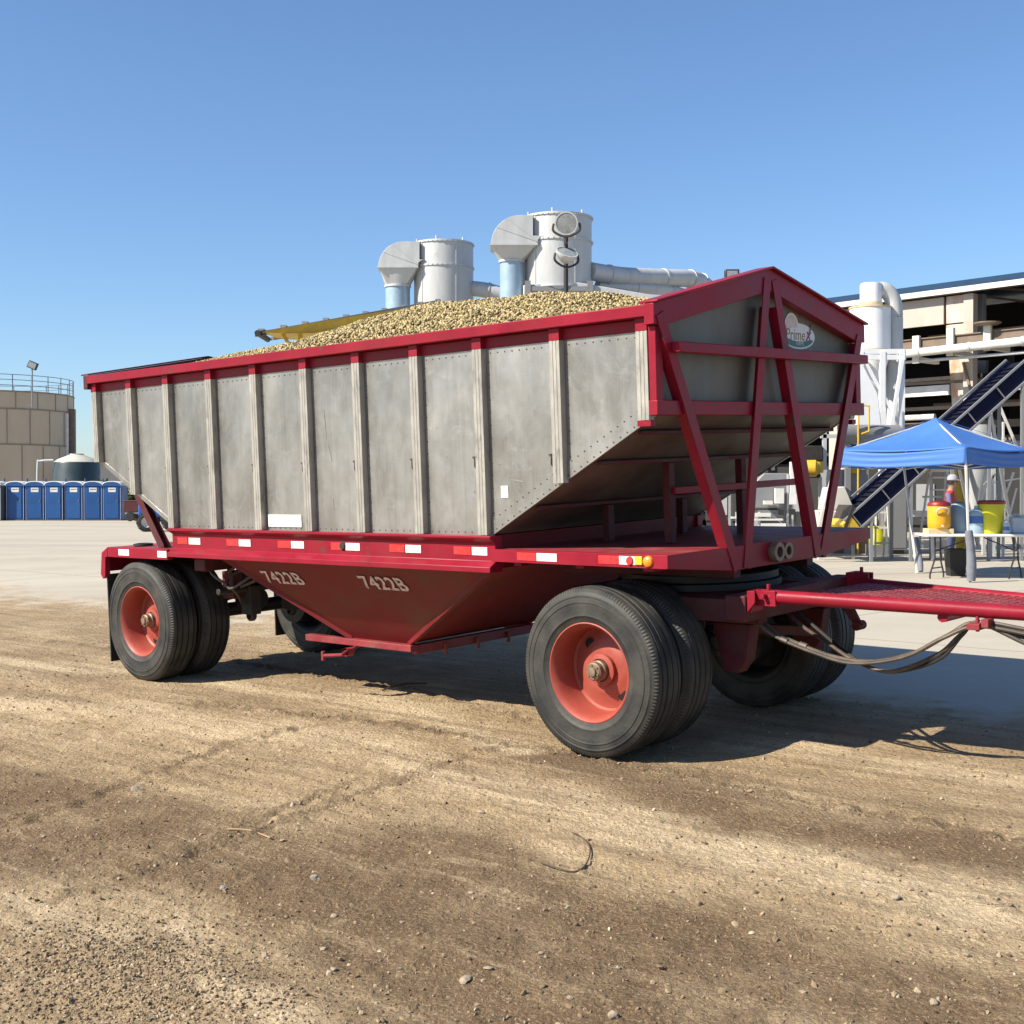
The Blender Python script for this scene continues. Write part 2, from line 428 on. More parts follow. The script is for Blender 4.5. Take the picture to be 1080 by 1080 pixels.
def tire_material():
    m = bpy.data.materials.new('dusty_tire_rubber'); m.use_nodes = True
    t = m.node_tree; b = t.nodes["Principled BSDF"]
    tc = nd(t, 'ShaderNodeTexCoord')
    n1 = nd(t, 'ShaderNodeTexNoise'); n1.inputs['Scale'].default_value = 5; n1.inputs['Detail'].default_value = 7
    t.links.new(tc.outputs['Object'], n1.inputs['Vector'])
    cr = nd(t, 'ShaderNodeValToRGB')
    cr.color_ramp.elements[0].position = 0.36; cr.color_ramp.elements[0].color = (0.019, 0.020, 0.020, 1)
    cr.color_ramp.elements[1].position = 0.72; cr.color_ramp.elements[1].color = (0.060, 0.056, 0.047, 1)
    t.links.new(n1.outputs[0], cr.inputs[0])
    # radius and angle about the axle (local y)
    sx = nd(t, 'ShaderNodeSeparateXYZ'); t.links.new(tc.outputs['Object'], sx.inputs[0])
    cx = nd(t, 'ShaderNodeCombineXYZ'); t.links.new(sx.outputs[0], cx.inputs[0]); t.links.new(sx.outputs[2], cx.inputs[2])
    ln = nd(t, 'ShaderNodeVectorMath', operation='LENGTH'); t.links.new(cx.outputs[0], ln.inputs[0])
    an = nd(t, 'ShaderNodeMath', operation='ARCTAN2'); t.links.new(sx.outputs[2], an.inputs[0]); t.links.new(sx.outputs[0], an.inputs[1])
    am = nd(t, 'ShaderNodeMath', operation='MULTIPLY'); am.inputs[1].default_value = 150; t.links.new(an.outputs[0], am.inputs[0])
    sn = nd(t, 'ShaderNodeMath', operation='SINE'); t.links.new(am.outputs[0], sn.inputs[0])
    # shoulder mask: abs(y) > .10 and radius > .475
    ay = nd(t, 'ShaderNodeMath', operation='ABSOLUTE'); t.links.new(sx.outputs[1], ay.inputs[0])
    g1 = nd(t, 'ShaderNodeMath', operation='GREATER_THAN'); g1.inputs[1].default_value = 0.1065; t.links.new(ay.outputs[0], g1.inputs[0])
    g2 = nd(t, 'ShaderNodeMath', operation='GREATER_THAN'); g2.inputs[1].default_value = 0.486; t.links.new(ln.outputs['Value'], g2.inputs[0])
    mm = nd(t, 'ShaderNodeMath', operation='MULTIPLY'); t.links.new(g1.outputs[0], mm.inputs[0]); t.links.new(g2.outputs[0], mm.inputs[1])
    sh = nd(t, 'ShaderNodeMath', operation='MULTIPLY'); t.links.new(mm.outputs[0], sh.inputs[0]); t.links.new(sn.outputs[0], sh.inputs[1])
    # raised concentric sidewall rings
    rg = nd(t, 'ShaderNodeMath', operation='MULTIPLY'); rg.inputs[1].default_value = 190; t.links.new(ln.outputs['Value'], rg.inputs[0])
    rs = nd(t, 'ShaderNodeMath', operation='SINE'); t.links.new(rg.outputs[0], rs.inputs[0])
    rp = nd(t, 'ShaderNodeMath', operation='MULTIPLY'); rp.inputs[1].default_value = 0.05; t.links.new(rs.outputs[0], rp.inputs[0])
    ad = nd(t, 'ShaderNodeMath', operation='ADD'); t.links.new(sh.outputs[0], ad.inputs[0]); t.links.new(rp.outputs[0], ad.inputs[1])
    n3 = nd(t, 'ShaderNodeTexNoise'); n3.inputs['Scale'].default_value = 45; n3.inputs['Detail'].default_value = 4
    t.links.new(tc.outputs['Object'], n3.inputs['Vector'])
    nm = nd(t, 'ShaderNodeMath', operation='MULTIPLY'); nm.inputs[1].default_value = 0.8; t.links.new(n3.outputs[0], nm.inputs[0])
    a2 = nd(t, 'ShaderNodeMath', operation='ADD'); t.links.new(ad.outputs[0], a2.inputs[0]); t.links.new(nm.outputs[0], a2.inputs[1])
    bp = nd(t, 'ShaderNodeBump'); bp.inputs['Strength'].default_value = 0.5; bp.inputs['Distance'].default_value = 0.005
    t.links.new(a2.outputs[0], bp.inputs['Height']); t.links.new(bp.outputs[0], b.inputs['Normal'])
    t.links.new(cr.outputs[0], b.inputs['Base Color'])
    b.inputs['Roughness'].default_value = 0.62
    b.inputs['Specular IOR Level'].default_value = 0.35
    return m
M['tire'] = tire_material()

# ------------------------------------------------------------------ ground
TM = Matrix(((0.739447, 0.67237, -0.03371, 1.51839), (-0.673191, 0.738914, -0.02863, 8.2772), (0.005659, 0.043863, 0.999022, -0.11281), (0, 0, 0, 1)))
NA = np.array([-0.0337096, -0.02862975, 0.99902152]); TA = np.array([1.51839, 8.2772, -0.11281])
def zsheet(x, y):
    """the yard rises gently away from the viewer up to the level concrete apron"""
    za = TA[2] - (NA[0] * (x - TA[0]) + NA[1] * (y - TA[1])) / NA[2]
    za = np.maximum(za, -0.75 + 0.0 * za)
    k = 0.06
    h = np.clip(0.5 + 0.5 * (0.0 - za) / k, 0, 1)
    return za * h + 0.0 * (1 - h) - k * h * (1 - h)
_perm = rng.random((512, 512)).astype(np.float32)
def vnoise(x, y):
    xi = np.floor(x).astype(int); yi = np.floor(y).astype(int)
    fx = x - xi; fy = y - yi
    fx = fx * fx * (3 - 2 * fx); fy = fy * fy * (3 - 2 * fy)
    g = lambda a, b: _perm[a & 511, b & 511]
    return (g(xi, yi) * (1 - fx) + g(xi + 1, yi) * fx) * (1 - fy) + (g(xi, yi + 1) * (1 - fx) + g(xi + 1, yi + 1) * fx) * fy
def fbm(x, y, o=4, gain=0.5):
    s = 0; a = 1; t = 0
    for i in range(o):
        s = s + a * vnoise(x * 2 ** i + 17.3 * i, y * 2 ** i + 5.1 * i); t += a; a *= gain
    return s / t
def seg_dist(x, y, pts):
    d = np.full(np.shape(x), 1e9)
    for (ax, ay), (bx, by) in zip(pts[:-1], pts[1:]):
        vx, vy = bx - ax, by - ay
        t = np.clip(((x - ax) * vx + (y - ay) * vy) / (vx * vx + vy * vy), 0, 1)
        d = np.minimum(d, np.hypot(x - ax - t * vx, y - ay - t * vy))
    return d
def gp(u, v):
    """where a photo pixel meets the ground (used once, to measure the stains on it)"""
    c, s = math.cos(PITCH), math.sin(PITCH)
    a, b = (u - 540) / FPX, (540 - v) / FPX
    d = np.array([a, c - b * s, s + b * c])
    tb = -CAMZ / d[2]
    ta = ((TA - np.array([0, 0, CAMZ])) @ NA) / (d @ NA)
    t = max(ta, tb) if ta > 0 else tb
    return (d[0] * t, d[1] * t)
PAVE_EDGE = [gp(-260, 620), gp(0, 634), gp(250, 652), gp(540, 676), gp(900, 738), gp(1080, 764), gp(1250, 785)]
# damp / oily darker stains: (polyline, half width m, strength)
DARK = [([gp(600, 800), gp(700, 830), gp(830, 868), gp(960, 893), gp(1080, 912), gp(1250, 935)], 0.34, 1.0),
        ([gp(-60, 648), gp(100, 662), gp(260, 698), gp(420, 716)], 0.45, 0.40),
        ([gp(60, 705), gp(240, 742), gp(470, 770)], 0.30, 0.35),
        ([gp(-60, 815), gp(60, 842), gp(140, 880), gp(60, 905)], 0.30, 0.75),
        ([gp(770, 795), gp(900, 800), gp(1080, 815)], 0.2, 0.25),
        ([gp(950, 840), gp(1080, 860), gp(1200, 880)], 0.2, 0.3),
        ([gp(740, 960), gp(840, 995), gp(960, 1040)], 0.2, 0.5)]
PATCH = [gp(*q) for q in ((-100, 800), (60, 805), (180, 838), (330, 862), (420, 872), (520, 892), (620, 925), (740, 962), (900, 1005), (1050, 1040), (1250, 1060), (1250, 1160), (420, 1160), (370, 1050), (290, 990), (170, 952), (60, 930), (-100, 935))]
def poly_sd(x, y, pts):
    """signed distance to a closed outline, positive inside"""
    d = seg_dist(x, y, pts + pts[:1]); ins = np.zeros(np.shape(x), bool)
    for (ax, ay), (bx, by) in zip(pts, pts[1:] + pts[:1]):
        c = ((ay > y) != (by > y)) & (x < (bx - ax) * (y - ay) / (by - ay + 1e-12) + ax)
        ins ^= c
    return np.where(ins, d, -d)
LIGHT = [([gp(300, 772), gp(460, 815), gp(620, 858), gp(800, 905), gp(1000, 950), gp(1200, 985)], .30), ([gp(-60, 735), gp(120, 752), gp(300, 778)], .35), ([gp(-60, 950), gp(40, 975), gp(100, 1000)], .10),
         ([gp(170, 985), gp(260, 1025), gp(350, 1080)], .09), ([gp(-60, 690), gp(180, 715), gp(420, 745), gp(560, 790)], .16), ([gp(800, 790), gp(960, 812), gp(1200, 840)], .2)]
TRACK = [[gp(20, 870), gp(130, 828), gp(240, 785), gp(330, 765)], [gp(60, 950), gp(200, 905), gp(330, 855), gp(440, 815), gp(520, 788)],
         [gp(110, 935), gp(240, 880), gp(380, 822)], [gp(-40, 668), gp(200, 690), gp(420, 725), gp(560, 760)],
         [gp(200, 740), gp(420, 765), gp(640, 800), gp(850, 845), gp(1100, 890)]]
GRAVEL = [gp(60, 1000), gp(150, 1040), gp(200, 1100)]

def ground_fields(x, y):
    wx = x + 0.6 * (fbm(x * 1.1, y * 1.1, 5, .6) - 0.5); wy = y + 0.6 * (fbm(x * 1.1 + 40, y * 1.1 + 9, 5, .6) - 0.5)
    # paved apron beyond the edge line
    ex = np.array([p[0] for p in PAVE_EDGE]); ey = np.array([p[1] for p in PAVE_EDGE])
    yl = np.interp(x, ex, ey)
    big = (fbm(x * 0.35 + 3, y * 0.35, 4) - 0.5)
    sd = (y - yl) + big * 2.2 + (fbm(x * 3, y * 3, 3) - 0.5) * 0.5
    pave = np.clip(sd / 4.0 + 0.40 + .25 * (fbm(x * .5 + 90, y * 1.4, 5, .6) - .5) * 2, 0, 1)
    pave = np.where(x > 1.5, np.clip(pave + .25 * np.clip((x - 1.5) / 1.5, 0, 1) * (sd > -.6), 0, 1), pave)
    wet = np.zeros_like(x)
    for pts, hw, st in DARK:
        d = seg_dist(wx, wy, pts)
        wet = np.maximum(wet, st * np.clip(1.0 - (d / (hw * 1.5)) ** 1.3, 0, 1))
    wet = np.maximum(wet, 0.88 * np.clip(poly_sd(wx, wy, PATCH) / 0.34 + 0.40, 0, 1))
    wet = wet * (0.45 + 1.1 * fbm(x * 2.1 + 8, y * 2.1, 6, 0.65))
    wet = np.clip(wet + 0.35 * np.clip(fbm(x * 0.8 + 31, y * 0.8 + 77, 5) - 0.52, 0, 1), 0, 1) * (1 - pave)
    lite = np.zeros_like(x)
    for pts, hw in LIGHT: lite = np.maximum(lite, np.clip(1.0 - (seg_dist(wx, wy, pts) / (hw * 1.4)) ** 1.4, 0, 1))
    lite = lite * (.5 + .9 * fbm(x * 1.9 + 55, y * 1.9 + 5, 5, .6)) * (1 - pave)
    wet = wet * (1 - .8 * np.clip(lite, 0, 1))
    clod = np.zeros_like(x)
    for pts in TRACK:
        d = seg_dist(x + 0.05 * (fbm(x * 6, y * 6, 2) - 0.5), y, pts)
        clod = np.maximum(clod, np.clip(1.2 - d / 0.10, 0, 1))
    return pave, wet, clod, np.clip(lite, 0, 1)

def axis_grid(lo, hi, step, far_lo, far_hi, g=1.16):
    a = list(np.arange(lo, hi + 1e-6, step))
    s = step; p = hi
    while p < far_hi: s *= g; p += s; a.append(p)
    s = step; p = lo
    while p > far_lo: s *= g; p -= s; a.insert(0, p)
    return np.array(a)
gx = axis_grid(-5.5, 5.5, 0.026, -2500, 2500)
gy = axis_grid(3.2, 11.5, 0.026, -400, 4000)
X, Y = np.meshgrid(gx, gy)
pave, wet, clod, lite = ground_fields(X, Y)
Z = zsheet(X, Y)
near = np.clip((16 - np.hypot(X, Y)) / 4, 0, 1) * (1 - pave)
# wheel ruts run with the trailer, small lumps and pits everywhere
al = X * 0.739 - Y * 0.673; ac = X * 0.672 + Y * 0.739
rut = (fbm(al * 0.35, ac * 3.0, 4) - 0.5) * 0.03
lump = (fbm(X * 5, Y * 5, 4, 0.6) - 0.5) * 0.022 + np.clip(fbm(X * 17, Y * 17, 2) - 0.55, 0, 1) * 0.045 
trackz = clod * ((fbm(X * 15, Y * 15, 3, .6) - 0.5) * 0.085)
under = np.exp(-(np.clip(np.abs((X - TA[0]) * 0.672 + (Y - TA[1]) * 0.739) - 1.3, 0, 9) / 0.3) ** 2)
Z = Z + near * ((rut + lump) * (1 - 0.5 * under) + trackz)
nyy, nxx = X.shape
co = np.stack([X, Y, Z], -1).reshape(-1, 3).astype(np.float32)
me = bpy.data.meshes.new("ground")
idx = np.arange(nyy * nxx).reshape(nyy, nxx)
quads = np.stack([idx[:-1, :-1], idx[:-1, 1:], idx[1:, 1:], idx[1:, :-1]], -1).reshape(-1, 4)
me.vertices.add(len(co)); me.vertices.foreach_set('co', co.ravel())
me.loops.add(quads.size); me.loops.foreach_set('vertex_index', quads.ravel().astype(np.int32))
me.polygons.add(len(quads)); me.polygons.foreach_set('loop_start', (np.arange(len(quads)) * 4).astype(np.int32))
me.polygons.foreach_set('loop_total', np.full(len(quads), 4, np.int32))
me.polygons.foreach_set('use_smooth', np.ones(len(quads), bool))
me.update(); me.validate()
for nm, arr in (('pave', pave), ('wet', wet), ('clod', clod), ('lite', lite)):
    a = me.attributes.new(nm, 'FLOAT', 'POINT'); a.data.foreach_set('value', arr.ravel().astype(np.float32))
def ground_material():
    m = bpy.data.materials.new('dirt_and_concrete'); m.use_nodes = True
    t = m.node_tree; b = t.nodes["Principled BSDF"]
    tc = nd(t, 'ShaderNodeTexCoord'); P = tc.outputs['Object']
    def attr(n): a = nd(t, 'ShaderNodeAttribute'); a.attribute_name = n; return a.outputs['Fac']
    def noise(sc, det=6, ro=0.6, vec=None):
        n = nd(t, 'ShaderNodeTexNoise'); n.inputs['Scale'].default_value = sc; n.inputs['Detail'].default_value = det
        n.inputs['Roughness'].default_value = ro; t.links.new(vec or P, n.inputs['Vector']); return n.outputs[0]
    def rng_(v, a, b_, c=0, d=1):
        r = nd(t, 'ShaderNodeMapRange'); r.inputs[1].default_value = a; r.inputs[2].default_value = b_
        r.inputs[3].default_value = c; r.inputs[4].default_value = d; t.links.new(v, r.inputs[0]); return r.outputs[0]
    def mixc(f, a, b_):
        x = nd(t, 'ShaderNodeMix', data_type='RGBA')
        if isinstance(f, float): x.inputs[0].default_value = f
        else: t.links.new(f, x.inputs[0])
        for i, c in ((6, a), (7, b_)):
            if isinstance(c, tuple): x.inputs[i].default_value = (*c, 1)
            else: t.links.new(c, x.inputs[i])
        return x.outputs[2]
    def math_(op, a, b_):
        x = nd(t, 'ShaderNodeMath', operation=op)
        for i, c in ((0, a), (1, b_)):
            if isinstance(c, (int, float)): x.inputs[i].default_value = c
            else: t.links.new(c, x.inputs[i])
        return x.outputs[0]
    # streaks along the traffic direction
    mp = nd(t, 'ShaderNodeMapping', vector_type='TEXTURE'); mp.inputs['Rotation'].default_value = (0, 0, R_(-42)); mp.inputs['Scale'].default_value = (1 / 0.25, 1 / 2.2, 1)
    t.links.new(P, mp.inputs[0])
    dirt = mixc(rng_(noise(1.3, 9, 0.68), 0.38, 0.62), (0.35, 0.257, 0.147), (0.505, 0.388, 0.240))
    dirt = mixc(rng_(noise(1.0, 7, 0.6, mp.outputs[0]), 0.45, 0.7, 0, 0.5), dirt, (0.27, 0.182, 0.092))
    dirt = mixc(rng_(noise(38, 5, 0.7), 0.35, 0.7, 0, 0.5), dirt, (0.26, 0.18, 0.10))
    dirt = mixc(rng_(math_('ADD', attr('lite'), rng_(noise(3.5, 9, .75), .3, .7, -.3, .3)), 0.1, 0.9, 0, .7), dirt, (0.585, 0.462, 0.297))
    wetn = math_('ADD', attr('wet'), rng_(noise(4.5, 10, 0.8), 0.3, 0.7, -0.30, 0.30))
    dirt = mixc(rng_(wetn, 0.10, 0.95, 0, .95), dirt, (0.142, 0.092, 0.050))
    dirt = mixc(rng_(math_('ADD', attr('clod'), rng_(noise(16, 5, .7), .35, .65, -.6, .3)), 0.3, 1.0, 0, 0.65), dirt, (0.10, 0.068, 0.042))
    dirt = mixc(rng_(noise(70, 4, 0.75), 0.54, 0.66, 0, 0.6), dirt, (0.50, 0.39, 0.25))
    dirt = mixc(rng_(noise(55, 4, 0.75), 0.58, 0.70, 0, 0.7), dirt, (0.085, 0.056, 0.034))
    ms_ = nd(t, 'ShaderNodeMapping', vector_type='TEXTURE'); ms_.inputs['Rotation'].default_value = (0, 0, R_(-42)); ms_.inputs['Scale'].default_value = (1 / 0.55, 1 / 7.0, 1); t.links.new(P, ms_.inputs[0])
    dirt = mixc(rng_(noise(1.0, 9, 0.72, ms_.outputs[0]), 0.46, 0.64, 0, 0.65), dirt, (0.185, 0.13, 0.076))
    dirt = mixc(rng_(noise(1.3, 9, 0.72, ms_.outputs[0]), 0.56, 0.72, 0, 0.5), dirt, (0.58, 0.45, 0.28))
    def vor(sc):
        v_ = nd(t, 'ShaderNodeTexVoronoi'); v_.inputs['Scale'].default_value = sc; t.links.new(P, v_.inputs['Vector'])
        sp_ = nd(t, 'ShaderNodeSeparateColor'); t.links.new(v_.outputs['Color'], sp_.inputs[0]); return v_.outputs['Distance'], sp_.outputs[0]
    d1, c1 = vor(48); d2, c2 = vor(125)
    gr = math_('ADD', math_('MULTIPLY', c1, .5), math_('MULTIPLY', c2, .5))
    gm = nd(t, 'ShaderNodeMix', data_type='RGBA', blend_type='MULTIPLY'); gm.inputs[0].default_value = 1
    gv = nd(t, 'ShaderNodeCombineColor'); gq = rng_(math_('ADD', gr, rng_(noise(1.6, 6, .7), .3, .7, -.25, .25)), .0, 1.0, .80, 1.16)
    for i_ in range(3): t.links.new(gq, gv.inputs[i_])
    t.links.new(dirt, gm.inputs[6]); t.links.new(gv.outputs[0], gm.inputs[7]); dirt = gm.outputs[2]
    mp2 = nd(t, 'ShaderNodeMapping'); mp2.inputs['Scale'].default_value = (0.10, 0.36, 1); t.links.new(P, mp2.inputs[0])
    conc = mixc(rng_(noise(1.0, 8, 0.6, mp2.outputs[0]), 0.35, 0.68), (0.42, 0.39, 0.325), (0.335, 0.305, 0.25))
    conc = mixc(rng_(noise(0.5, 8, 0.65), 0.5, 0.75, 0, 0.55), conc, (0.30, 0.27, 0.22))
    conc = mixc(rng_(noise(9, 6, 0.7), 0.35, 0.75, 0, 0.3), conc, (0.40, 0.34, 0.25))
    mj = nd(t, 'ShaderNodeMapping'); mj.inputs['Rotation'].default_value = (0, 0, R_(42)); t.links.new(P, mj.inputs[0])
    sj = nd(t, 'ShaderNodeSeparateXYZ'); t.links.new(mj.outputs[0], sj.inputs[0])
    jl = None
    for ax_ in (0, 1):
        q_ = math_('ABSOLUTE', math_('SUBTRACT', math_('FRACT', math_('MULTIPLY', sj.outputs[ax_], 1 / 4.6), 0.0), 0.5), 0.0)
        l_ = math_('LESS_THAN', q_, 0.0045); jl = l_ if jl is None else math_('MAXIMUM', jl, l_)
    conc = mixc(math_('MULTIPLY', jl, .55), conc, (0.16, 0.14, 0.115))
    conc = mixc(rng_(noise(0.22, 9, 0.75), 0.55, 0.70, 0, 0.5), conc, (0.20, 0.18, 0.15))
    pv = math_('ADD', attr('pave'), rng_(noise(2.4, 8, 0.7), 0.3, 0.7, -0.3, 0.3))
    colr = mixc(rng_(pv, 0.3, 0.75), dirt, conc)
    t.links.new(colr, b.inputs['Base Color'])
    b.inputs['Roughness'].default_value = 0.92
    b.inputs['Specular IOR Level'].default_value = 0.2
    cm1 = math_('MULTIPLY', math_('SUBTRACT', .6, d1), math_('GREATER_THAN', c1, .62)); cm2 = math_('MULTIPLY', math_('SUBTRACT', .6, d2), c2)
    hgt = math_('ADD', math_('MULTIPLY', noise(20, 7, 0.68), 1.7), math_('ADD', math_('MULTIPLY', cm1, math_('MULTIPLY', noise(1.8, 5, .7), .9)), math_('MULTIPLY', cm2, .16)))
    bp = nd(t, 'ShaderNodeBump'); bp.inputs['Distance'].default_value = 0.024
    t.links.new(rng_(pv, 0.3, 0.75, 1.0, 0.06), bp.inputs['Strength'])
    t.links.new(hgt, bp.inputs['Height']); t.links.new(bp.outputs[0], b.inputs['Normal'])
    return m
me.materials.append(ground_material())
ground = bpy.data.objects.new("ground", me); COL.objects.link(ground)
tag(ground, "tan dirt yard with damp brown stains meeting pale concrete", None, None, "structure")

def zground(x, y):
    i = np.clip(np.searchsorted(gx, x) - 1, 0, nxx - 2); j = np.clip(np.searchsorted(gy, y) - 1, 0, nyy - 2)
    fx = (x - gx[i]) / (gx[i + 1] - gx[i]); fy = (y - gy[j]) / (gy[j + 1] - gy[j])
    return (Z[j, i] * (1 - fx) + Z[j, i + 1] * fx) * (1 - fy) + (Z[j + 1, i] * (1 - fx) + Z[j + 1, i + 1] * fx) * fy

# many small low-poly pieces in one mesh
_t = (1 + 5 ** 0.5) / 2
ICO_V = np.array([(-1, _t, 0), (1, _t, 0), (-1, -_t, 0), (1, -_t, 0), (0, -1, _t), (0, 1, _t), (0, -1, -_t), (0, 1, -_t), (_t, 0, -1), (_t, 0, 1), (-_t, 0, -1), (-_t, 0, 1)], float)
ICO_V /= np.linalg.norm(ICO_V[0])
ICO_F = np.array([(0, 11, 5), (0, 5, 1), (0, 1, 7), (0, 7, 10), (0, 10, 11), (1, 5, 9), (5, 11, 4), (11, 10, 2), (10, 7, 6), (7, 1, 8), (3, 9, 4), (3, 4, 2), (3, 2, 6), (3, 6, 8), (3, 8, 9), (4, 9, 5), (2, 4, 11), (6, 2, 10), (8, 6, 7), (9, 8, 1)])
def rand_rot(n):
    q = rng.normal(size=(n, 4)); q /= np.linalg.norm(q, axis=1, keepdims=True)
    a, b, c, d = q.T
    return np.stack([np.stack([1 - 2 * (c * c + d * d), 2 * (b * c - a * d), 2 * (b * d + a * c)], -1),
                     np.stack([2 * (b * c + a * d), 1 - 2 * (b * b + d * d), 2 * (c * d - a * b)], -1),
                     np.stack([2 * (b * d - a * c), 2 * (c * d + a * b), 1 - 2 * (b * b + c * c)], -1)], 1)
def scatter_mesh(name, pos, size, mat, jitter=0.25, flat=(1, 1, 1), smooth=True, extra=None):
    n = len(pos)
    V = ICO_V[None] * (1 + jitter * (rng.random((n, 12, 1)) - 0.5) * 2) * np.array(flat) * (0.8 + 0.4 * rng.random((n, 1, 3)))
    V = np.einsum('nij,nkj->nki', rand_rot(n), V) * size[:, None, None] + pos[:, None, :]
    F = ICO_F[None] + (np.arange(n) * 12)[:, None, None]
    me = bpy.data.meshes.new(name)
    v = V.reshape(-1, 3).astype(np.float32); f = F.reshape(-1, 3).astype(np.int32)
    if extra is not None:
        ev, ef = extra
        f = np.concatenate([f, ef + len(v)]); v = np.concatenate([v, ev])
    me.vertices.add(len(v)); me.vertices.foreach_set('co', v.ravel().astype(np.float32))
    me.loops.add(f.size); me.loops.foreach_set('vertex_index', f.ravel().astype(np.int32))
    me.polygons.add(len(f)); me.polygons.foreach_set('loop_start', (np.arange(len(f)) * 3).astype(np.int32))
    me.polygons.foreach_set('loop_total', np.full(len(f), 3, np.int32))
    me.polygons.foreach_set('use_smooth', np.full(len(f), smooth))
    me.update()
    tint = np.repeat(rng.random(n), 12)
    if extra is not None: tint = np.concatenate([tint, np.full(len(extra[0]), 0.16)])
    a = me.attributes.new('tint', 'FLOAT', 'POINT'); a.data.foreach_set('value', tint.astype(np.float32))
    me.materials.append(mat)
    ob = bpy.data.objects.new(name, me); COL.objects.link(ob)
    return ob
def ramp_mat(name, stops, rough=0.7, bump=0.0, bscale=200):
    m = bpy.data.materials.new(name); m.use_nodes = True
    t = m.node_tree; b = t.nodes["Principled BSDF"]
    a = nd(t, 'ShaderNodeAttribute'); a.attribute_name = 'tint'
    cr = nd(t, 'ShaderNodeValToRGB')
    els = cr.color_ramp.elements
    while len(els) < len(stops): els.new(0.5)
    for e, (p, c) in zip(els, stops): e.position = p; e.color = (*c, 1)
    t.links.new(a.outputs['Fac'], cr.inputs[0])
    tc = nd(t, 'ShaderNodeTexCoord')
    n = nd(t, 'ShaderNodeTexNoise'); n.inputs['Scale'].default_value = bscale; n.inputs['Detail'].default_value = 3
    t.links.new(tc.outputs['Object'], n.inputs['Vector'])
    r = nd(t, 'ShaderNodeMapRange'); r.inputs[1].default_value = .3; r.inputs[2].default_value = .7; r.inputs[3].default_value = .75; r.inputs[4].default_value = 1.2
    t.links.new(n.outputs[0], r.inputs[0])
    cc = nd(t, 'ShaderNodeCombineColor')
    for i in range(3): t.links.new(r.outputs[0], cc.inputs[i])
    mx = nd(t, 'ShaderNodeMix', data_type='RGBA', blend_type='MULTIPLY'); mx.inputs[0].default_value = 1
    t.links.new(cr.outputs[0], mx.inputs[6]); t.links.new(cc.outputs[0], mx.inputs[7])
    t.links.new(mx.outputs[2], b.inputs['Base Color'])
    b.inputs['Roughness'].default_value = rough
    return m

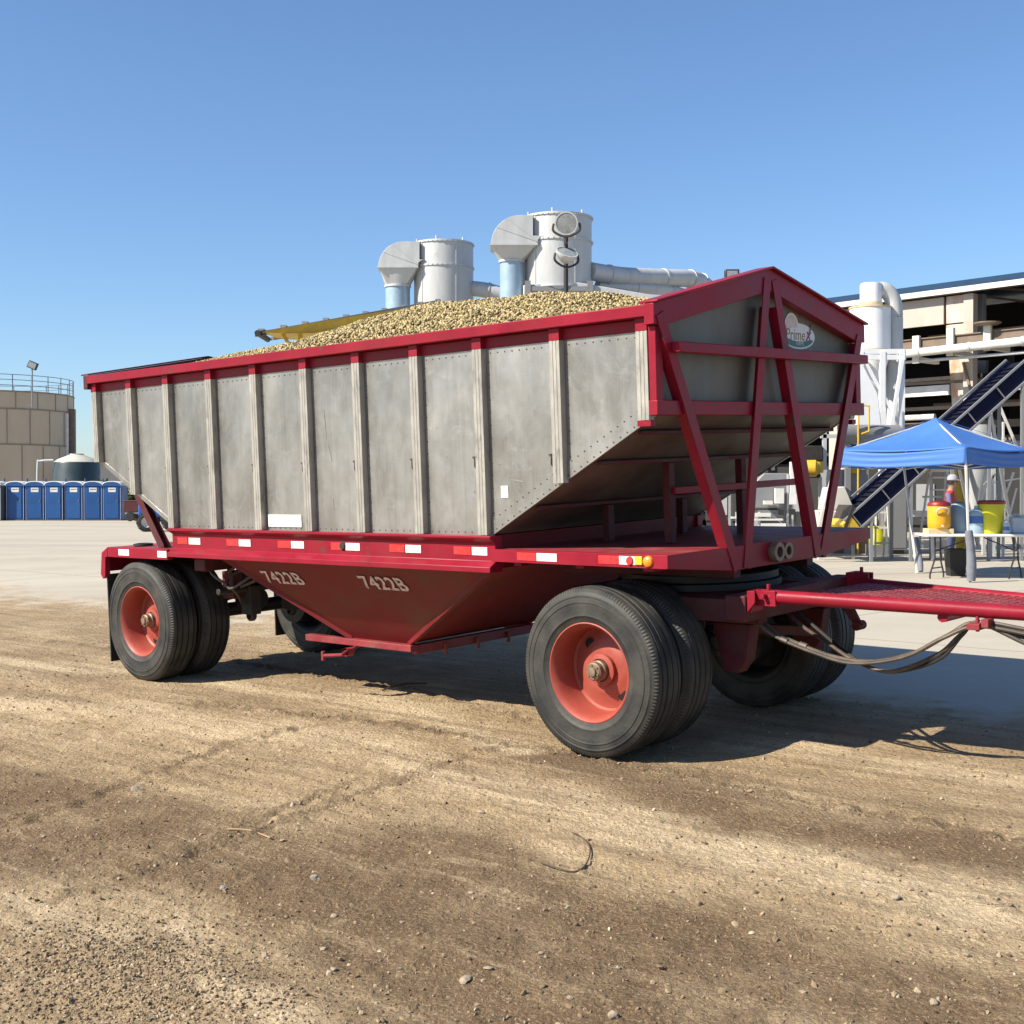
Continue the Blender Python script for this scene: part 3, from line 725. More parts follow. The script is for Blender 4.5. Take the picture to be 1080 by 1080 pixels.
# ------------------------------------------------------------------ the trailer (local frame: x forward, y away from the viewer, z up)
TR = thing("hopper_trailer", "big red and stainless steel farm hopper trailer heaped with nuts", "trailer")
TR.matrix_world = TM
px_ = [-5.818, -5.257, -4.70, -4.10, -3.522, -2.924, -2.346, -1.764, -1.184, -0.543, 0.100]
ZT, HW = 2.54, 1.16
def bottom_z(x):
    if x < -4.68: return 1.317 + (-4.68 - x) * (1.89 - 1.317) / 1.12
    if x > -1.10: return 1.317 + (x + 1.10) * (2.01 - 1.317) / 1.28
    return 1.317
for sgn in (-1, 1):
    # smooth side sheets with rivet rows
    mb = MB()
    poly = [(-5.80, sgn * HW, ZT), (-5.80, sgn * HW, 1.88), (-4.68, sgn * HW, 1.317), (-1.10, sgn * HW, 1.317), (0.18, sgn * HW, 2.01), (0.18, sgn * HW, ZT)]
    mb.prism(poly, (0, -sgn * 0.012, 0))
    # doubler strips along both sloping edges
    for (xa, za), (xb, zb) in (((-1.10, 1.317), (0.18, 2.01)), ((-5.80, 1.88), (-4.68, 1.317))):
        up = 0.105 if xa > -3 else 0.04
        mb.prism([(xa, sgn * (HW + .0005), za + .0), (xb, sgn * (HW + .0005), zb + .0), (xb, sgn * (HW + .0005), min(zb + up, ZT)), (xa, sgn * (HW + .0005), za + up)], (0, sgn * 0.006, 0))
    def rivet(x, z, off=0.0):
        mb.lathe([(0.0055, 0), (0.0048, 0.003), (0.0, 0.004)], (x, sgn * (HW + off), z), (0, sgn, 0), 6, 1)
    if True:
        for i in range(10):
            xa, xb = px_[i] + 0.085, px_[i + 1] - 0.01
            n = max(3, int((xb - xa) / 0.06))
            for k in range(n): rivet(xa + (xb - xa) * (k + .5) / n, 2.465)
            for k in range(n):
                xx = xa + (xb - xa) * (k + .5) / n
                if -4.6 < xx < -1.15: rivet(xx, 1.335)
            zb_ = bottom_z(xa + .02)
            n = int((2.44 - zb_) / 0.075)
            for k in range(n): rivet(xa + 0.014, zb_ + .05 + (2.44 - zb_) * k / n)
        for k in range(24):
            xx = -1.06 + 1.15 * k / 23
            rivet(xx, bottom_z(xx) + 0.022, .0065); rivet(xx - .02, bottom_z(xx) + 0.085, .0065)
    mb.build("side_wall", [M['steel'], M['rivet']], TR, angle=30)
    # posts
    for i, x in enumerate(px_):
        z0 = bottom_z(x + 0.04) + 0.004
        mb = MB()
        x0, x1 = x, x + 0.078
        yo, yi = sgn * (HW + 0.05), sgn * (HW + 0.001)
        ym = sgn * (HW + 0.0465)
        # ribbed hat section
        prof = [(x0, yi), (x0, yo), (x0 + .024, yo), (x0 + .028, ym), (x0 + .034, ym), (x0 + .038, yo), (x0 + .050, yo), (x0 + .054, ym), (x0 + .060, ym), (x0 + .064, yo), (x1, yo), (x1, yi)]
        mb.prism([(a, b, z0) for a, b in prof], (0, 0, 2.492 - z0))
        mb.prism([(x0, yi, 2.494), (x0, yo, 2.494), (x1, yo, 2.494), (x1, yi, 2.494)], (0, 0, 2.564 - 2.494), 1)
        if i == 10:
            mb.span((x0 - .002, sgn * (HW + .001), z0 - .035), (x1 + .012, sgn * (HW + .053), z0 - .002), 1)
        mb.build("side_post", [M['post'], M['red']], TR, angle=30)
    # hooks low on the panels
    for i in range(1, 10):
        x = px_[i] - 0.035; z = 1.78
        mb = MB().tube([(x - .012, sgn * (HW - .002), z + .035), (x - .012, sgn * (HW + .022), z + .035), (x + .006, sgn * (HW + .024), z + .022), (x + .004, sgn * (HW + .024), z - .02), (x + .01, sgn * (HW + .02), z - .035)], 0.007, 6)
        mb.build("tarp_hook", M['leg_dark'], TR)
    # top rail
    mb = MB()
    mb.span((-5.86, sgn * (HW - .02), 2.566), (0.245, sgn * (HW + .082), 2.635))
    mb.span((-5.79, sgn * (HW + .002), 2.495), (0.178, sgn * (HW + .012), 2.564))
    mb.build("top_rail", M['red'], TR, bevel=0.01)
    # frame rail
    y = lambda v: sgn * v
    prof = [(1.10, 1.317), (1.212, 1.317), (1.212, 1.298), (1.165, 1.268), (1.165, 1.152), (1.222, 1.118), (1.222, 1.082), (1.10, 1.082)]
    mb = MB().prism([(-4.72, y(a), b) for a, b in prof], (3.64, 0, 0))
    mb.build("frame_rail", M['red'], TR, bevel=0.004)

# sloping hopper floor, lower hopper, end walls
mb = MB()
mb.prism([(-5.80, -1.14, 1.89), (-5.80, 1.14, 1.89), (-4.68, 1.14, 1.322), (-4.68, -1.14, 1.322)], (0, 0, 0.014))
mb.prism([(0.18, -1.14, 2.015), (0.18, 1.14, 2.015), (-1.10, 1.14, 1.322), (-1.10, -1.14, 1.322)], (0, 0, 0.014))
mb.build("hopper_floor", M['steel_shaded'], TR)
mb = MB()
# rim strip between frame rails and lower hopper
top = [(-4.05, -1.16, 1.10), (-1.12, -1.16, 1.10), (-1.12, 1.16, 1.10), (-4.05, 1.16, 1.10)]
upr = [(-4.66, -1.10, 1.316), (-1.10, -1.10, 1.316), (-1.10, 1.10, 1.316), (-4.66, 1.10, 1.316)]
bot = [(-3.12, -.64, .455), (-2.47, -.64, .455), (-2.47, .64, .455), (-3.12, .64, .455)]
mb.add(upr + top + bot, [(i, (i + 1) % 4, 4 + (i + 1) % 4, 4 + i) for i in range(4)] + [(4 + i, 4 + (i + 1) % 4, 8 + (i + 1) % 4, 8 + i) for i in range(4)] + [(8, 9, 10, 11)])
# corner seam angles
for i in range(4):
    mb.beam(top[i], bot[i], 0.035, 0.035)
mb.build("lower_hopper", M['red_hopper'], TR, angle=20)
mb = MB()
mb.span((-3.62, -.70, .405), (-2.40, -.635, .455)); mb.span((-3.62, .635, .405), (-2.40, .70, .455))
mb.span((-2.462, -.632, .38), (-2.405, .75, .45)); mb.span((-3.17, -.632, .40), (-3.13, .632, .45))
for yy in (-.35, .0, .35): mb.span((-2.40, yy - .012, .345), (-2.38, yy + .012, .43))
mb.build("gate_frame", M['red_dusty'], TR, bevel=0.004)
mb = MB().tube([(-3.02, -.67, .40), (-3.02, -.80, .37), (-3.02, -.83, .355), (-3.22, -.85, .335)], 0.014, 8)
mb.lathe([(0.035, 0), (0.035, .06), (0.02, .08)], (-3.02, -.80, .37), (0, 1, 0), 10)
mb.tube([(-3.22, -.85, .30), (-3.22, -.85, .37)], 0.016, 8)
mb.build("gate_crank", M['red_dusty'], TR)
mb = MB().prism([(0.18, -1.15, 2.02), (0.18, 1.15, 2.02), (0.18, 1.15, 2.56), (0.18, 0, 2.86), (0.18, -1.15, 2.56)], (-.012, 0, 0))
mb.build("front_wall", M['steel_shaded'], TR)
mb = MB().prism([(-5.80, -1.15, 1.89), (-5.80, 1.15, 1.89), (-5.80, 1.15, 2.56), (-5.80, 0, 2.78), (-5.80, -1.15, 2.56)], (.012, 0, 0))
mb.build("rear_wall", M['red_dark'], TR)
# gable frames
def gable(x0, x1, name, zp=2.925, mat='red'):
    mb = MB()
    for sg in (-1, 1):
        o = [(x0, 0, zp), (x0, sg * 1.243, 2.637), (x0, sg * 1.243, 2.52), (x0, sg * 1.14, 2.52), (x0, 0, zp - .135)]
        mb.prism(o, (x1 - x0, 0, 0))
    # top flange
    for sg in (-1, 1):
        mb.prism([(x0 - .03, 0, zp + .002), (x0 - .03, sg * 1.246, 2.639), (x0 - .03, sg * 1.246, 2.652), (x0 - .03, 0, zp + .015)], (x1 - x0 + .06, 0, 0))
    return mb.build(name, M[mat], TR, bevel=0.004)
gable(0.185, 0.255, "front_gable_frame"); gable(-5.88, -5.815, "rear_gable_frame", 2.835, "red_dark")
for sg in (-1, 1):
    MB().span((0.185, sg * 1.208, 2.02), (0.235, sg * 1.14, 2.515)).build("corner_post", M['red'], TR, bevel=0.004)
MB().span((0.187, -1.225, 2.015), (0.25, 1.225, 2.10)).build("lower_cross_beam", M['red'], TR, bevel=0.005)
MB().span((0.262, -1.10, 2.365), (0.325, 1.15, 2.425)).build("upper_cross_beam", M['red'], TR, bevel=0.005)
# four slanting struts from the gable to the deck nose (angle iron)
for (ya, za), (yb, zb) in (((-1.19, 2.58), (-.505, 1.09)), ((-.04, 2.86), (-.40, 1.09)), ((.05, 2.86), (.47, 1.09)), ((1.16, 2.56), (.53, 1.09))):
    mb = MB()
    a = Vector((0.259, ya, za)); b = Vector((0.285, yb, zb))
    mb.beam(a, b, 0.076, 0.006, (1, 0, 0))
    d = (b - a).normalized(); sd = d.cross(Vector((1, 0, 0))).normalized()
    s2 = 1 if ya < 0 else -1
    if abs(ya) < .5: s2 = -s2
    c_ = lerp(a, b, .09)
    mb.beam(c_ + sd * .035 * s2 + Vector((-.034, 0, 0)), b + sd * .035 * s2 + Vector((-.034, 0, 0)), 0.006, 0.06, (1, 0, 0))
    mb.build("front_strut", M['red'], TR)
# ribs, uprights below the front slope
for x, ya, yb in ((.05, -1.12, 1.12), (-.26, -1.12, 1.12), (-.75, -1.12, 1.12)):
    z = bottom_z(x) - .028
    MB().span((x - .018, ya, z + .0), (x + .018, yb, z + .024)).build("floor_rib", M['red_dark'], TR, bevel=.003)
for x in (-.26, -.75):
    for yy in (-.42, .42):
        MB().span((x - .026, yy - .03, 1.232), (x + .026, yy + .03, bottom_z(x) - .030)).build("upright", M['red_dark'], TR, bevel=.004)
MB().span((-.25, -.42, 1.54), (-.21, 1.12, 1.585)).build("tie_bar", M['red'], TR, bevel=.003)
# front deck
mb = MB()
mb.span((-1.07, -1.20, 1.205), (0.265, 1.20, 1.229), 1)
for sg in (-1, 1):
    mb.span((-1.072, sg * 1.168, 1.155), (0.268, sg * 1.214, 1.232), 0)
mb.prism([(0.268, -1.214, 1.232), (0.268, -1.214, 1.155), (0.268, -.53, 1.085), (0.268, .53, 1.085), (0.268, 1.214, 1.155), (0.268, 1.214, 1.232)], (.012, 0, 0), 0)
for x in (-.9, -.4, .1): mb.span((x - .03, -1.16, 1.13), (x + .03, 1.16, 1.203), 0)
mb.build("front_deck", [M['red'], M['red_dusty']], TR, bevel=0.004)
mb = MB()
mb.lathe([(.035, 0), (.062, 0), (.066, .03), (.06, .05), (.035, .05)], (.282, -.09, 1.165), (1, 0, 0), 20, close=True)
mb.lathe([(.03, 0), (.0, 0.002)], (.284, -.09, 1.165), (1, 0, 0), 14, 1)
mb.lathe([(.030, .0), (.05, 0), (.053, .035), (.030, .035)], (.282, .045, 1.163), (1, 0, 0), 20, close=True)
mb.lathe([(.03, 0), (.0, 0.002)], (.284, .045, 1.163), (1, 0, 0), 14, 1)
mb.build("socket", [M['hub'], M['hole_shade']], TR)

# rear platform over the wheels
mb = MB()
mb.span((-5.66, -1.19, 1.118), (-4.725, 1.19, 1.140), 1)
for sg in (-1, 1):
    mb.span((-5.655, sg * 1.165, 1.055), (-4.728, sg * 1.216, 1.142), 0)
    mb.prism([(-5.658, sg * 1.216, 1.142), (-5.76, sg * 1.216, 1.09), (-5.79, sg * 1.216, .90), (-5.755, sg * 1.216, .86), (-5.715, sg * 1.216, .88), (-5.70, sg * 1.216, 1.05), (-5.658, sg * 1.216, 1.055)], (0, -sg * .05, 0), 0)
mb.prism([(-5.66, -1.16, 1.138), (-5.76, -1.16, 1.088), (-5.785, -1.16, .92), (-5.77, -1.16, .92), (-5.745, -1.16, 1.08), (-5.66, -1.16, 1.122)], (0, 2.32, 0), 0)
mb.build("rear_platform", [M['red'], M['red_dusty']], TR, bevel=0.004)
for (x, yy) in ((-5.40, -1.02), (-5.02, -.72)):
    MB().lathe([(.06, 0), (.085, .006), (.085, .022), (.06, .026)], (x, yy, 1.141), (0, 0, 1), 18, close=True).build("platform_ring", M['leg_dark'], TR)
for sg in (-1, 1):
    mb = MB().beam((-5.36, sg * 1.10, 1.625), (-4.98, sg * 1.10, 1.142), .075, .006, (0, 1, 0))
    mb.beam((-5.33, sg * 1.065, 1.612), (-4.95, sg * 1.065, 1.142), .006, .075, (0, 1, 0))
    mb.build("rear_strut", M['red_dark'], TR)
    MB().span((-5.735, sg * 1.19, .13), (-5.722, sg * .60, .90)).build("mud_flap", M['black'], TR)
# frame and suspension below
for sg in (-1, 1):
    mb = MB()
    mb.span((-5.70, sg * .40, .98), (-4.10, sg * .48, 1.112)); mb.span((-1.10, sg * .40, 1.03), (.24, sg * .48, 1.127))
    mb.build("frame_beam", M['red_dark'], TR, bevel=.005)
    mb = MB()
    for xc, zt in ((-5.245, .975), (-.34, .76)):
        mb.prism([(xc - .62, sg * .44 - .04, zt), (xc - .40, sg * .44 - .04, zt), (xc - .47, sg * .44 - .04, zt - .28), (xc - .57, sg * .44 - .04, zt - .28)], (0, .08, 0))
        mb.prism([(xc + .42, sg * .44 - .05, zt), (xc + .70, sg * .44 - .05, zt), (xc + .66, sg * .44 - .05, zt - .22), (xc + .60, sg * .44 - .05, zt - .30), (xc + .50, sg * .44 - .05, zt - .30)], (0, .10, 0))
    mb.build("spring_hanger", M['red_dark'], TR, bevel=.006)
    mb = MB()
    for xc in (-5.245, -.34):
        for k in range(5):
            L = .52 - .085 * k
            pts = [(xc + L * t, sg * .44, .66 + .05 * (abs(t) ** 2) - .014 * k - .02) for t in (-1, -.5, 0, .5, 1)]
            for a, b in zip(pts[:-1], pts[1:]): mb.beam(a, b, .075, .0125)
        mb.span((xc - .07, sg * .44 - .05, .56), (xc + .07, sg * .44 + .05, .60)); 
        for dx in (-.05, .05): mb.tube([(xc + dx, sg * .44 - .05, .50), (xc + dx, sg * .44 - .05, .70), (xc + dx, sg * .44 + .05, .70), (xc + dx, sg * .44 + .05, .50)], .011, 6)
    mb.build("leaf_spring", M['dark_steel'], TR)
mb = MB()
for xc in (-5.245, -.34):
    mb.tube([(xc, -1.05, .515), (xc, 1.05, .515)], .062, 14)
    for sg in (-1, 1):
        mb.lathe([(.10, 0), (.205, 0), (.205, .16), (.10, .16)], (xc, sg * .52 - .08, .515), (0, 1, 0), 24, close=True)
        mb.lathe([(0, 0), (.07, 0), (.085, .02), (.085, .10), (.07, .12), (0, .12)], (xc + .24, sg * .30, .60), (.8, 0, .3), 16)
mb.build("axle", M['dark_steel'], TR)
mb = MB()
mb.span((-5.70, -.44, .97), (-5.60, .44, 1.10)); mb.span((-4.55, -1.08, .96), (-4.40, 1.08, 1.06)); mb.span((-4.78, -.40, .99), (-4.70, .40, 1.10))
mb.tube([(-4.62, -.28, .86), (-4.62, .30, .86)], .12, 16)
mb.lathe([(0, -.06), (.06, -.06), (.075, -.04), (.08, .04), (.06, .06), (0, .06)], (-4.52, -.60, .82), (0, 1, 0), 14)
mb.span((-4.60, -.78, .70), (-4.45, -.50, .93))
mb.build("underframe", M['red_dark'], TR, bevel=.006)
mb = MB()
for yy in (-.30, .30):
    mb.lathe([(0, 0), (.075, 0), (.095, .02), (.095, .12), (.075, .14), (0, .14)], (-4.86, yy, .62), (1, 0, .25), 18)
    mb.tube([(-4.86, yy, .62), (-5.05, yy, .58)], .02, 8)
mb.build("brake_chamber", M['dark_steel'], TR)
mb = MB().tube([(-4.42, -.95, .78), (-4.42, .95, .78)], .03, 10)
for yy in (-.62, -.2, .3): mb.span((-4.50, yy - .05, .56), (-4.36, yy + .05, .80)); mb.lathe([(.03, 0), (.05, .01), (.05, .05), (.03, .06)], (-4.43, yy - .03, .55), (0, 1, 0), 12, close=True)
mb.build("suspension_bracket", M['dark_steel'], TR, bevel=.004)
for k_, pts_ in enumerate(([(-4.7, -.85, 1.03), (-4.45, -.98, .93), (-4.28, -.90, .80), (-4.45, -.70, .66)], [(-4.2, -.7, 1.02), (-4.32, -.9, .90), (-4.2, -.98, .82), (-4.05, -.88, .92)])):
    MB().tube(smooth_path(pts_), .012, 8).build("brake_hose", M['hose'], TR)
for sg in (-1,):
    mb = MB().tube([(-4.6, -.7, 1.0), (-4.45, -.82, .93), (-4.30, -.86, .98), (-4.15, -.80, 1.04)], .013, 8)
    mb.tube([(-4.40, -.7, .92), (-4.25, -.84, .82), (-4.05, -.84, .88)], .013, 8)
    mb.build("brake_line", M['hose'], TR)
# dolly under the front deck
mb = MB()
mb.lathe([(.40, .985), (.52, .985), (.52, 1.028), (.40, 1.028)], (-.34, 0, 0), (0, 0, 1), 40, close=True)
mb.lathe([(.38, .935), (.54, .935), (.54, .975), (.38, .975)], (-.34, 0, 0), (0, 0, 1), 40, close=True)
mb.build("turntable", M['black'], TR)  # black colour deepens the shade under the deck
mb = MB()
for sg in (-1, 1):
    mb.span((-1.02, sg * .40, .765), (.42, sg * .50, .932))
    mb.span((-.15, sg * .52, .79), (.40, sg * .66, .93))
mb.span((.30, -.68, .80), (.44, .68, .955)); mb.span((-1.02, -.40, .80), (-.92, .40, .93)); mb.span((-.40, -.40, .82), (-.28, .40, .93))
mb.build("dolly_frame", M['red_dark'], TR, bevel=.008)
# drawbar
mb = MB()
mb.tube([(.55, -.575, .948), (1.93, -.35, .905), (3.30, -.12, .862)], .040, 16)
mb.tube([(.50, .56, .918), (1.93, .30, .887), (3.30, .12, .862)], .036, 16)
for t in (.35, .7, 1.0):
    a = lerp((.55, -.575, .948), (3.30, -.12, .862), t); b = lerp((.50, .56, .918), (3.30, .12, .862), t)
    mb.tube([a - Vector((0, 0, .05)), b - Vector((0, 0, .05))], .03, 10)
mb.span((3.22, -.12, .82), (3.42, .12, .90))
mb.lathe([(.05, -.03), (.05, .03), (.09, .03), (.09, -.03)], (3.5, 0, .86), (0, 0, 1), 20, close=True)
mb.build("drawbar", M['red'], TR)
mb = MB().prism([(.60, -.53, .930), (3.1, -.13, .868), (3.1, .13, .868), (.60, .50, .915)], (0, 0, .012))
k = 0
for i in range(46):
    x = .63 + i * .053
    hw_ = .53 - (.40) * (x - .6) / 2.5; zz = .930 - .062 * (x - .6) / 2.5 + .0135
    n = int(hw_ * 2 / .055)
    for j in range(n):
        yy = -hw_ + .02 + (2 * hw_ - .04) * (j + .5) / n
        a_ = .7 if (i + j) % 2 else -.7
        zt_ = zz - .015 * max(0, (3.1 - x) / 2.5) * (yy + hw_) / (2 * hw_)
        mb.beam((x - .014 * math.cos(a_), yy - .014 * math.sin(a_), zt_), (x + .014 * math.cos(a_), yy + .014 * math.sin(a_), zt_), .006, .005)
mb.build("tread_plate", M['red_dusty'], TR)
mb = MB()
for sg in (-1, 1):
    mb.span((.442, sg * .535, .86), (.47, sg * .66, .985)); 
    for dy in (.545, .605): mb.span((.47, sg * dy - .006, .895), (.60, sg * dy + .006, .985))
    mb.tube([(.535, sg * .53, .955), (.535, sg * .65, .955)], .014, 8)
    mb.tube([(.535, sg * .575, .90), (.535, sg * .575, 1.02)], .012, 8)
    mb.prism([(.448, sg * .66, .985), (.50, sg * .66, .985), (.50, sg * .66, .92), (.448, sg * .66, .86)], (0, sg * .012, 0))
mb.build("drawbar_hinge", M['red'], TR, bevel=.002)
# spring arm on far side of dolly
mb = MB().beam((.45, .34, .90), (.62, .38, .66), .05, .02, (0, 1, 0)).beam((.45, .46, .90), (.60, .42, .66), .03, .02, (0, 1, 0)).tube([(.60, .35, .665), (.60, .45, .665)], .03, 12)
mb.beam((-.1, -.30, .70), (.42, .20, .64), .06, .06)
mb.build("steering_arm", M['red_dark'], TR, bevel=.003)
HX = [[(.30, -.42, .86), (.40, -.47, .77), (.54, -.5, .70), (.79, -.5, .625), (1.02, -.49, .585), (1.31, -.48, .64), (1.53, -.46, .76), (1.70, -.42, .83), (1.95, -.38, .80), (2.4, -.30, .72), (3.0, -.2, .74)],
      [(.32, -.36, .84), (.46, -.44, .74), (.64, -.46, .67), (.90, -.46, .605), (1.12, -.45, .60), (1.36, -.44, .665), (1.55, -.43, .775), (1.70, -.40, .845), (1.98, -.37, .735), (2.4, -.30, .60), (3.0, -.2, .66)],
      [(.36, -.10, .80), (.55, -.2, .72), (.75, -.3, .66), (1.0, -.40, .575), (1.22, -.42, .548), (1.48, -.42, .66), (1.60, -.41, .77), (1.70, -.395, .85), (2.0, -.36, .815), (2.5, -.28, .76), (3.0, -.2, .78)],
      [(.35, -.02, .82), (.6, -.12, .70), (.85, -.25, .60), (1.10, -.36, .535), (1.30, -.40, .56), (1.50, -.41, .645), (1.62, -.41, .78), (1.70, -.39, .838), (2.0, -.35, .76), (2.5, -.28, .66), (3.0, -.2, .7)]]
for i, h in enumerate(HX):
    mb = MB().tube(smooth_path(h), .0115, 8)
    if i < 2:
        for p, q in ((h[2], h[3]),):
            a = lerp(p, q, .1); b = lerp(p, q, .28); mb.tube([a, b], .018, 8)
    mb.build("air_hose", M['hose'] if i != 3 else M['black'], TR)
mb = MB().tube([(1.70, -.405, .92), (1.70, -.405, .80)], .011, 8)
mb.span((1.665, -.47, .815), (1.735, -.36, .85)); mb.span((1.74, -.46, .83), (1.78, -.38, .875))
mb.build("hose_hanger", M['red_dusty'], TR, bevel=.003)

# wheels
def wheel_parts(outer):
    tb = MB()
    half = [(.292, .112), (.318, .124), (.338, .1295), (.341, .1335), (.347, .1335), (.350, .1325), (.385, .1365), (.418, .1372), (.421, .1405), (.427, .1405), (.430, .1365), (.455, .1335), (.458, .1365), (.464, .1355), (.467, .1315), (.478, .1255), (.498, .118), (.509, .107)]
    tread = []
    for c in (.078, .028):
        tread += [(.5125, c + .006), (.500, c + .0035), (.500, c - .0035), (.5145, c - .006)]
    prof = half + tread
    prof = prof + [(r, -h) for r, h in reversed(prof)]
    tb.lathe(prof, (0, 0, 0), (0, 1, 0), 72)
    rb = MB()
    rp = [(.292, .112), (.303, .118), (.303, .108), (.286, .098), (.276, .06), (.270, -.03), (.274, -.08), (.286, -.10), (.303, -.110), (.303, -.119), (.296, -.1215), (.284, -.110), (.268, -.083), (.262, -.03), (.255, .055), (.243, .068), (.20, .060), (.155, .034), (.12, .028), (.0, .028)]
    rb.lathe(rp, (0, 0, 0), (0, 1, 0), 56, 0)
    for k in range(2):
        t = math.pi * k + 2.6
        rb.lathe([(.036, 0), (.032, -.002), (0, -.0025)], (.186 * math.cos(t), .051, .186 * math.sin(t)), (-.0, 1, .0), 14, 1)
    hb = None
    if outer:
        hb = MB()
        hb.lathe([(.098, .026), (.098, .0), (.072, -.006), (.070, -.010)], (0, 0, 0), (0, 1, 0), 24, 1)
        hb.lathe([(.064, -.006), (.062, -.03), (.055, -.036), (.055, -.068), (.047, -.076), (.030, -.077), (.028, -.09), (.018, -.092), (0, -.092)], (0, 0, 0), (0, 1, 0), 24)
        for k in range(6):
            t = 2 * math.pi * k / 6
            hb.lathe([(.007, -.075), (.007, -.082), (0, -.082)], (.04 * math.cos(t), 0, .04 * math.sin(t)), (0, 1, 0), 6)
    return tb, rb, hb
tb, rb, hb = wheel_parts(True)
w0 = rb.build("wheel", [M['rim'], M['hole_shade']], TR, angle=30)
t0 = tb.build("tire", M['tire'], w0, angle=40)
h0 = hb.build("hub", [M['hub'], M['rim']], w0, angle=30)
def put_wheel(first, x, y, flip, rot, inner):
    o = w0 if first else w0.copy()
    if inner: o.data = inner_rim
    if not first:
        COL.objects.link(o)
        c = t0.copy(); COL.objects.link(c); c.parent = o
        if not inner:
            c = h0.copy(); COL.objects.link(c); c.parent = o
    o.parent = TR
    o.location = (x, y, .511); o.rotation_euler = (0, rot, math.pi if flip else 0)
inner_rim = w0.data.copy(); inner_rim.materials.clear(); inner_rim.materials.append(M['dark_steel']); inner_rim.materials.append(M['hole_shade'])  # inner rims coloured dark for the shade between the wheels
first = True
for xc, rot in ((-.34, .35), (-5.245, 1.25)):
    put_wheel(first, xc, -1.065, False, rot, False); first = False
    put_wheel(False, xc, -.735, True, rot, True)
    put_wheel(False, xc, 1.065, True, rot + .3, False)
    put_wheel(False, xc, .735, False, rot, True)

# reflectors, lamps, placards, lettering, emblem
def tape(x0, x1, y, z0, z1, mat, nm):
    MB().span((x0, y, z0), (x1, y - .003, z1)).build(nm, mat, TR)
for a, b in ((-4.48, -4.32), (-3.80, -3.65), (-3.15, -3.0), (-2.53, -2.38), (-1.91, -1.76), (-1.285, -1.15)):
    tape(a, b, -1.1655, 1.188, 1.240, M['tape_white'], "white_reflector")
for a, b in ((-4.64, -4.50), (-3.96, -3.81), (-3.31, -3.16), (-2.69, -2.54), (-2.07, -1.92), (-1.45, -1.295)):
    tape(a, b, -1.1655, 1.188, 1.240, M['tape_red'], "red_reflector")
for a, b in ((-5.473, -5.306), (-4.868, -4.735)): tape(a, b, -1.2165, 1.075, 1.128, M['tape_white'], "white_reflector")
tape(-.69, -.53, -1.2145, 1.172, 1.220, M['tape_white'], "white_reflector")
tape(-.85, -.695, -1.2145, 1.172, 1.220, M['tape_red'], "red_reflector")
tape(-.21, -.06, -1.2145, 1.172, 1.220, M['tape_red'], "red_reflector")
tape(-.058, .055, -1.2145, 1.172, 1.220, M['tape_white'], "white_reflector")
MB().lathe([(.0, .012), (.022, .010), (.026, 0)], (.02, -1.2178, 1.194), (0, -1, 0), 16).build("marker_lamp", M['tape_red'], TR)
MB().span((.06, -1.2148, 1.172), (.11, -1.226, 1.222)).build("marker_lamp", M['yellow_lens'], TR, bevel=.004)
MB().lathe([(.0, .024), (.018, .022), (.030, .012), (.033, 0)], (.148, -1.2148, 1.194), (0, -1, 0), 18).build("marker_lamp", M['amber'], TR)
MB().lathe([(.0, .016), (.025, .014), (.034, 0)], (-2.56, -1.166, 1.268 - .05), (0, -1, 0), 16).build("marker_lamp", M['leg_dark'], TR)
MB().span((-3.415, -1.1625, 1.345), (-3.02, -1.1665, 1.435)).build("placard", M['white_clean'], TR)
MB().span((-1.015, -1.1625, 1.555), (-.955, -1.1645, 1.63)).build("sticker", M['white_clean'], TR)
mb = MB()
for a, b, c, d in ((-2.72, 2.19, -2.70, 1.98), (-2.685, 1.94, -2.65, 1.82), (-2.655, 1.55, -2.65, 1.47), (-.93, 1.668, -.83, 1.655)):
    mb.beam((a, -1.1622, b), (c, -1.1622, d), .003, .0012, (0, 1, 0))
mb.build("scratch", M['post'], TR)
SHN = Vector((0, -.645, -.52)).normalized(); SHU = Vector((0, -.52, .645)).normalized()
def letter(cx, cy, cz, name="lettering"):
    m_ = text_mesh("7422B", .175, .0012, -0.10, 1.06, .0035)
    m_.materials.append(M['stencil'])
    o = bpy.data.objects.new(name, m_); COL.objects.link(o); o.parent = TR
    o.matrix_local = frame_matrix(Vector((cx, cy, cz)) + SHN * .006, (1, 0, 0), SHU)
    return o
def on_sheet(x, t): return (x, -1.16 + .52 * t, 1.10 - .645 * t)
letter(*on_sheet(-3.43, .245)); letter(*on_sheet(-2.28, .235))
# emblem on the front wall
EM = frame_matrix((.1835, .455, 2.545), (0, 1, 0), (0, 0, 1))
def flat(poly, z, mat, nm, parent=None):
    mb = MB().prism([(a, b, z) for a, b in poly], (0, 0, .0012))
    o = mb.build(nm, mat, TR if parent is None else parent)
    if parent is None: o.matrix_local = EM
    return o
def ell(cx, cy, rx, ry, n=40, a0=0, a1=2 * math.pi): return [(cx + rx * math.cos(a0 + (a1 - a0) * k / n), cy + ry * math.sin(a0 + (a1 - a0) * k / n)) for k in range(n if abs(a1 - a0) > 6.2 else n + 1)]
emb = flat(ell(0, -.01, .215, .085), 0, M['emblem_white'], "emblem")
flat(ell(-.085, .05, .086, .088), .0013, M['emblem_white'], "emblem_outline", emb)
flat(ell(-.085, .048, .072, .075), .0026, M['emblem_cream'], "nut_mark", emb)
flat(ell(0, -.01, .198, .072, 40, math.pi + .30, 2 * math.pi - .30), .0027, M['emblem_green'], "green_band", emb)
flat(ell(0.0, .0, .185, .045), .0040, M['emblem_white'], "name_panel", emb)
